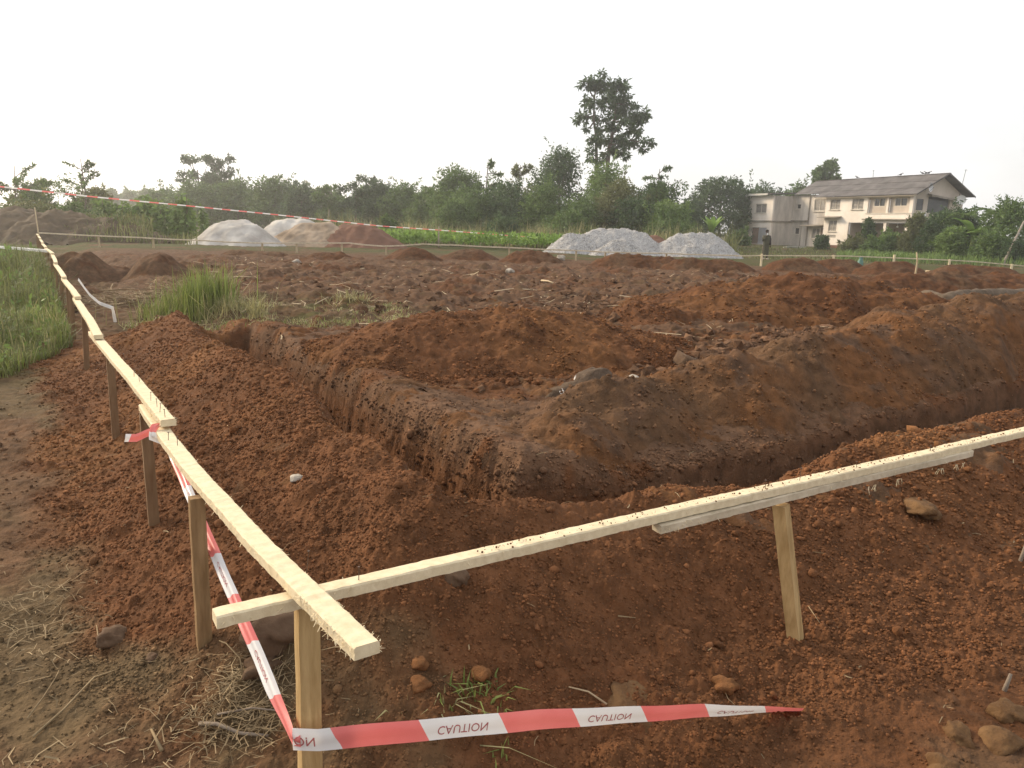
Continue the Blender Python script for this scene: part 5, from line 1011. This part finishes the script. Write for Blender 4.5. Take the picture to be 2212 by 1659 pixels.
def slab(nm, pts, th, m, lab=None):                       # sloping sheet from four corners
    P_ = [np.array(lb(*p)) for p in pts]; n = np.cross(P_[1] - P_[0], P_[3] - P_[0]); n = n / np.linalg.norm(n); n = n if n[2] > 0 else -n; mb = MB(); mb.add([p for p in P_] + [p + n * th for p in P_], [(0, 3, 2, 1), (4, 5, 6, 7), (0, 1, 5, 4), (1, 2, 6, 5), (2, 3, 7, 6), (3, 0, 4, 7)]); return mb
rf_ = MB()
def zr(b): return 5.92 + (8.1 - 5.92) * (b + .6) / 4.0
for k, (b0, b1) in enumerate(((-.6, .75), (.65, 2.1), (2.0, 3.43))): m_ = slab('x', [(-.55, b0, zr(b0) + .03 * k * 0 + .0), (13.95, b0, zr(b0)), (13.95, b1, zr(b1) - .035), (-.55, b1, zr(b1) - .035)], .05, None); rf_.add(np.concatenate(m_.v), m_.f[4])
for k, (b0, b1) in enumerate(((.19, .75), (.65, 2.1), (2.0, 3.43))): m_ = slab('x', [(13.955, b0, zr(b0)), (18.5, b0, zr(b0)), (18.5, b1, zr(b1) - .035), (13.955, b1, zr(b1) - .035)], .05, None); rf_.add(np.concatenate(m_.v), m_.f[4])
m_ = slab('x', [(-.55, 7.4, 5.92), (18.5, 7.4, 5.92), (18.5, 3.44, 8.07), (-.55, 3.44, 8.07)], .05, None); rf_.add(np.concatenate(m_.v), m_.f[4]); hbox(rf_, -.6, 18.5, 3.30, 3.58, 8.13, 8.17)
ro = part('roof', rf_, M['roof'])
mb = MB()
for a, c in (((-.56, -.6, 5.84), (-.56, 3.42, 8.02)), ((-.56, 7.4, 5.84), (-.56, 3.42, 8.02))):
    p, q = np.array(lb(*a)), np.array(lb(*c)); t = np.array([0, 0, .16]); s_ = np.array([.04, 0, 0]); mb.add([p, q, q + t, p + t, p + s_, q + s_, q + t + s_, p + t + s_], [(0, 1, 2, 3), (7, 6, 5, 4), (0, 4, 5, 1), (1, 5, 6, 2), (2, 6, 7, 3), (3, 7, 4, 0)])
part('barge_board', mb, M['roof'], ro)
mb = MB(); hbox(mb, -.3, 13.9, -.5, -.003, 5.80, 5.86); part('soffit', mb, M['wallplain'], ro)
mb = slab('x', [(18.55, -3.0, 6.32), (25.1, -3.0, 6.34), (25.1, 4., 6.75), (18.55, 4., 6.75)], .12, None); part('flat_roof', mb, M['roof'], None, 'low flat roof of the end block')
mb = MB(); hbox(mb, 19.3, 25.1, -3.06, -3.005, 6.22, 6.45); part('fascia', mb, M['fascia'])
mb = slab('x', [(9.9, -.75, 3.58), (13.05, -.75, 3.58), (13.05, -.01, 3.72), (9.9, -.01, 3.72)], .06, None); part('canopy', mb, M['concrete'], None, 'mossy canopy over the lower window')
mb = slab('x', [(13.0, -.4, 2.62), (16.3, -.4, 2.62), (16.3, .59, 2.78), (13.0, .59, 2.78)], .06, None); part('canopy', mb, M['concrete'], None, 'low canopy over the side door'); 
mb = MB(); mb.tube([lb(16.05, -.25, -.1), lb(16.05, -.25, 2.62)], .05, 6); part('canopy_post', mb, M['concrete'])
mb = MB(); mb.tube([lb(15.9, .52, -.1), lb(15.9, .52, 6.2)], .06, 6); part('downpipe', mb, M['concrete'])
mb = MB()
p, q = np.array(lb(.22, 1.7, 5.95)), np.array(lb(.22, 5.3, 5.55)); t = np.array([0, 0, .16]); s_ = np.array([.5, 0, -.12]); mb.add([p, q, q + t, p + t, p + s_, q + s_, q + t + s_, p + t + s_], [(0, 1, 2, 3), (7, 6, 5, 4), (0, 4, 5, 1), (1, 5, 6, 2), (2, 6, 7, 3), (3, 7, 4, 0)]); part('awning', mb, M['concrete'])
mb = MB(); hbox(mb, 8.6, 12.62, -.08, -.003, -.2, .55); part('plinth', mb, M['redheap'])
def hw(L_, b, z): a, b_ = np.array([-.352, .936]), np.array([.936, .352]); p = HP + a * L_ + b_ * b; return np.array([p[0], p[1], z])
def dish(label, L_, b, z, r, az, m='dish'):
    root = thing('satellite_dish', label, 'satellite dish', hw(L_, b, z), az); mb = MB(); n = 18; V = []
    for i in range(5):
        for k in range(n): rr_ = r * (i + .02) / 4; V.append((rr_ * math.cos(6.2832 * k / n), -.22 * r + .3 * rr_ * rr_ / r, rr_ * math.sin(6.2832 * k / n)))
    mb.add([(x, -y, z_) for x, y, z_ in V], [(i * n + k, i * n + (k + 1) % n, (i + 1) * n + (k + 1) % n, (i + 1) * n + k) for i in range(4) for k in range(n)]); link('reflector', mb.mesh('reflector', M[m], True), root)
    mb = MB(); mb.tube([(0, .1, -r), (0, -.6 * r, -.15 * r)], .015, 4); mb.tube([(0, -.6 * r, -.22 * r), (0, -.6 * r, -.05 * r)], .04, 6); link('feed_arm', mb.mesh('feed_arm', M['darkmetal']), root)
    mb = MB(); mb.tube([(0, .05, 0), (-.35, .25, -.1), (-.5, .3, -.5)], .03, 5); link('bracket', mb.mesh('bracket', M['darkmetal']), root)
dish('grey satellite dish mounted at the left slope of the gable', -.55, 1.1, 6.66, .46, R(38))
dish('pale satellite dish on the right end of the gable wall', -.3, 5.75, 5.6, .48, R(-20), 'white')
ac = thing('air_conditioner', 'white outdoor air conditioner unit on the corner of the upper floor', 'air conditioner', hw(.05, .95, 3.6), HR); mb = MB(); mb.box((0, -.36, 0), (.3, .36, .62)); link('casing', mb.mesh('casing', M['white']), ac); mb = MB()
for k in range(7): mb.box((.302, -.30, .06 + k * .075), (.315, .16, .10 + k * .075))
link('grille', mb.mesh('grille', M['darkmetal']), ac)
for lab, a, c in (('thin aerial mast on the middle of the roof ridge', hw(9.55, 3.5, 8.1), hw(9.6, 3.5, 9.0)), ('tall thin aerial leaning beside the right gable', hw(.1, 5.9, 6.0), hw(.0, 6.2, 8.7))):
    mb = MB(); mb.tube([a * 0, c - a], .025, 4); mb.tube([c - a - np.array([.15, 0, .1]), c - a + np.array([.15, 0, -.1])], .012, 4); tag(link('aerial', mb.mesh('aerial', M['darkmetal']), None, a), lab, 'aerial')
for k, (L_, lab) in enumerate(((11.92, 'small dark bird alone at the left on the roof ridge'), (5.59, 'dark bird in the middle of the roof ridge'), (2.86, 'leftmost bird of the close trio on the roof ridge'), (2.37, 'middle bird of the close trio on the roof ridge'), (1.99, 'rightmost bird of the close trio on the roof ridge'))):
    bm_ = bmesh.new(); bmesh.ops.create_uvsphere(bm_, u_segments=10, v_segments=7, radius=1)
    for v in bm_.verts:
        x, y, z_ = v.co; v.co = (x * .17 * (1 - .35 * x), y * .075, z_ * .085 + x * .06)
    h = bmesh.ops.create_uvsphere(bm_, u_segments=8, v_segments=6, radius=.055)
    for v in h['verts']: v.co += Vector((.16, 0, .115))
    for a, c, r in (((.2, 0, .11), (.26, 0, .10), .018), ((-.14, 0, -.04), (-.36, 0, -.10), .035), ((0, .03, -.06), (0, .03, -.17), .010), ((0, -.03, -.06), (0, -.03, -.17), .010)):
        bmesh.ops.create_cone(bm_, segments=6, radius1=r, radius2=r * .5, depth=(Vector(c) - Vector(a)).length, cap_ends=True, matrix=Matrix.Translation((Vector(a) + Vector(c)) / 2) @ (Vector(c) - Vector(a)).to_track_quat('Z', 'Y').to_matrix().to_4x4())
    me = bpy.data.meshes.new('bird'); bm_.to_mesh(me); bm_.free(); me.materials.append(M['bird']); p = hw(L_, 3.44, 8.33); o = link('bird', me, None, p); o.rotation_euler = (0, 0, (2.2, -.6, 2.6, 2.9, -.4)[k]); tag(o, lab, 'bird', 'birds on the roof ridge')
p = hw(2.75, .9, 2.72); mb = MB(); V, Fa = ico(2, 900); mb.add(V * .10, Fa.tolist()); mb.tube([(0, 0, .08), (0, 0, .36)], .02, 5); tag(link('porch_lamp', mb.mesh('porch_lamp', M['white'], True), None, p), 'round white globe lamp hanging in the porch', 'lamp')
p = aty(1715, 534, 84.); mb = MB(); mb.box((-1.1, -.12, 0), (1.1, .12, .12)); mb.box((-.9, -.3, .121), (1.2, -.1, .2)); o = link('plank_stack', mb.mesh('plank_stack', M['fascia']), None, (p[0], p[1], gz(p[0], p[1]))); tag(o, 'pale planks lying on the grass in front of the house wing', 'planks')
# ------------------------------------------------------------------ the standing person
def skinned(name, joints, edges, m, root_i=0, sub=1):
    me = bpy.data.meshes.new(name); me.from_pydata([j[:3] for j in joints], edges, []); o = bpy.data.objects.new(name, me); col.objects.link(o)
    md = o.modifiers.new('s', 'SKIN'); md.use_smooth_shade = True
    for k, j in enumerate(joints):
        v = me.skin_vertices[0].data[k]; v.radius = (j[3], j[4] if len(j) > 4 else j[3]); v.use_root = (k == root_i)
    sb = o.modifiers.new('b', 'SUBSURF'); sb.levels = sub; sb.render_levels = sub
    dg = bpy.context.evaluated_depsgraph_get(); m2 = bpy.data.meshes.new_from_object(o.evaluated_get(dg)); bpy.data.objects.remove(o); m2.name = name; m2.materials.clear(); m2.materials.append(m)
    m2.polygons.foreach_set('use_smooth', [True] * len(m2.polygons)); return m2
pp = aty(1652.5, 553, 46.5); pz = gz(pp[0], pp[1]); per = thing('person', 'person standing on the field in a long khaki coat, one arm raised to the face', 'person', (pp[0], pp[1], pz), R(14)); per['label'] = 'person standing on the field in a long khaki coat, one arm raised to the face'
J = [(0, 0, .92, .12, .10), (0, 0, 1.12, .13, .09), (0, 0, 1.33, .16, .10), (0, -.01, 1.44, .06, .06), (0, -.02, 1.50, .055, .06), (0, -.03, 1.58, .082, .095), (0, -.02, 1.66, .075, .088), (0, -.01, 1.705, .04, .05),
     (.19, 0, 1.37, .055), (.25, .02, 1.10, .042), (.26, -.03, .87, .032), (.26, -.05, .80, .028), (-.19, 0, 1.37, .055), (-.25, -.05, 1.12, .042), (-.15, -.20, 1.33, .032), (-.12, -.22, 1.40, .028),
     (.095, 0, .84, .085), (.12, -.01, .48, .058), (.13, .01, .09, .042), (.14, -.12, .04, .035), (-.095, 0, .84, .085), (-.12, -.03, .48, .058), (-.13, .0, .09, .042), (-.15, -.13, .04, .035)]
Ed = [(0, 1), (1, 2), (2, 3), (3, 4), (4, 5), (5, 6), (6, 7), (2, 8), (8, 9), (9, 10), (10, 11), (2, 12), (12, 13), (13, 14), (14, 15), (0, 16), (16, 17), (17, 18), (18, 19), (0, 20), (20, 21), (21, 22), (22, 23)]
for w_, d in ((11, np.array([0, -.15, -1.])), (15, np.array([.25, .05, 1.]))):
    b = np.array(J[w_][:3]); d = unit(d); sd = unit(np.cross(d, (0, 1, 0)))
    for k, (off, ln) in enumerate(((-.024, .065), (-.008, .075), (.008, .072), (.023, .058), (-.035, .045))):
        i0 = len(J); q = b + sd * off + d * .03; dd = d if k < 4 else unit(d + sd * -1.0); J.append((*q, .009)); J.append((*(q + dd * ln * .55 + np.array([0, -.006, 0])), .008)); J.append((*(q + dd * ln + np.array([0, -.018, 0])), .007)); Ed += [(w_, i0), (i0, i0 + 1), (i0 + 1, i0 + 2)]
bd = link('body', skinned('body', J, Ed, M['skin']), per)
mb = MB(); n = 16; prof_ = [(.30, .215, .17), (.45, .205, .16), (.75, .19, .15), (.98, .185, .145), (1.12, .195, .15), (1.28, .215, .145), (1.38, .205, .125), (1.43, .12, .09), (1.46, .075, .075)]; V = []
for z, a, b in prof_:
    for k in range(n): t = 6.2832 * k / n; f = 1 + .05 * math.sin(5 * t + z * 3) * (z < 1); V.append((a * f * math.cos(t), b * f * math.sin(t), z + (.02 * math.sin(3 * t) if z < .4 else 0)))
mb.add(V, [(i * n + k, i * n + (k + 1) % n, (i + 1) * n + (k + 1) % n, (i + 1) * n + k) for i in range(len(prof_) - 1) for k in range(n)]); link('coat', mb.mesh('coat', M['coat'], True), per)
mb = MB(); mb.tube([(.17, 0, 1.38), (.235, .01, 1.22), (.262, .02, 1.08), (.268, -.03, .86)], [.085, .075, .065, .055], 9); link('sleeve', mb.mesh('sleeve', M['sleeve'], True), per)
mb = MB(); mb.tube([(-.17, 0, 1.38), (-.235, -.03, 1.22), (-.26, -.06, 1.10), (-.20, -.14, 1.21), (-.155, -.20, 1.33)], [.085, .075, .068, .06, .05], 9); link('sleeve', mb.mesh('sleeve', M['coat'], True), per)
for s_ in (-1, 1):
    mb = MB(); mb.tube([(s_ * .095, 0, .80), (s_ * .12, -.015, .48), (s_ * .132, .01, .10)], [.105, .082, .068], 9); link('trouser_leg', mb.mesh('trouser_leg', M['trouser'], True), per)
    mb = MB(); V, Fa = ico(2, 910 + s_); V = V * np.array([.052, .13, .055]) + np.array([s_ * .14, -.06, .045]); V[:, 2] = np.maximum(V[:, 2], .0); mb.add(V, Fa.tolist()); link('shoe', mb.mesh('shoe', M['shoe'], True), per)
mb = MB(); V, Fa = ico(3, 920); V = unit(V) * np.array([.092, .105, .10]) + np.array([0, .0, 1.645]); kf = [f for f in Fa.tolist() if np.mean([V[i][2] - .35 * (V[i][1] < -.02) * (1.70 - V[i][2]) * 3 for i in f]) > 1.615 or np.mean([V[i][1] for i in f]) > .03]; mb.add(V, kf); link('hair', mb.mesh('hair', M['hair'], True), per)
mb = MB()
for s_ in (-1, 1): Vv, Ff = ico(1, 931); mb.add(unit(Vv) * .013 + np.array([s_ * .033, -.122, 1.605]), Ff.tolist())
link('eyes', mb.mesh('eyes', M['white'], True), bd)
mb = MB(); mb.add([(-.018, -.115, 1.56), (.018, -.115, 1.56), (0, -.155, 1.562), (0, -.118, 1.60)], [(0, 1, 2), (0, 2, 3), (1, 3, 2)]); mb.box((-.028, -.128, 1.525), (.028, -.112, 1.534)); link('nose_and_mouth', mb.mesh('nose_and_mouth', M['skin'], True), bd)
mb = MB(); mb.box((-.16, -.25, 1.42), (-.09, -.235, 1.55)); tag(link('phone', mb.mesh('phone', M['white']), None, None), 'small pale phone held up to the face of the person', 'phone').matrix_world = Matrix.Translation((pp[0], pp[1], pz)) @ Matrix.Rotation(R(14), 4, 'Z')
# ------------------------------------------------------------------ hazy air
mb = MB(); mb.box((-430, -430, -2.2), (430, 430, 34)); hz = link('haze', mb.mesh('haze', None or bpy.data.materials.new('haze_air'))); tag(hz, 'pale hazy evening air over the plot', kind='stuff')
hm_ = bpy.data.materials['haze_air']; hm_.use_nodes = True; t = hm_.node_tree; t.nodes.clear(); o = N(t, 'ShaderNodeOutputMaterial'); v = N(t, 'ShaderNodeVolumePrincipled')
v.inputs['Color'].default_value = (.96, .95, .93, 1); v.inputs['Density'].default_value = .0011; v.inputs['Anisotropy'].default_value = .68; t.links.new(v.outputs[0], o.inputs['Volume'])
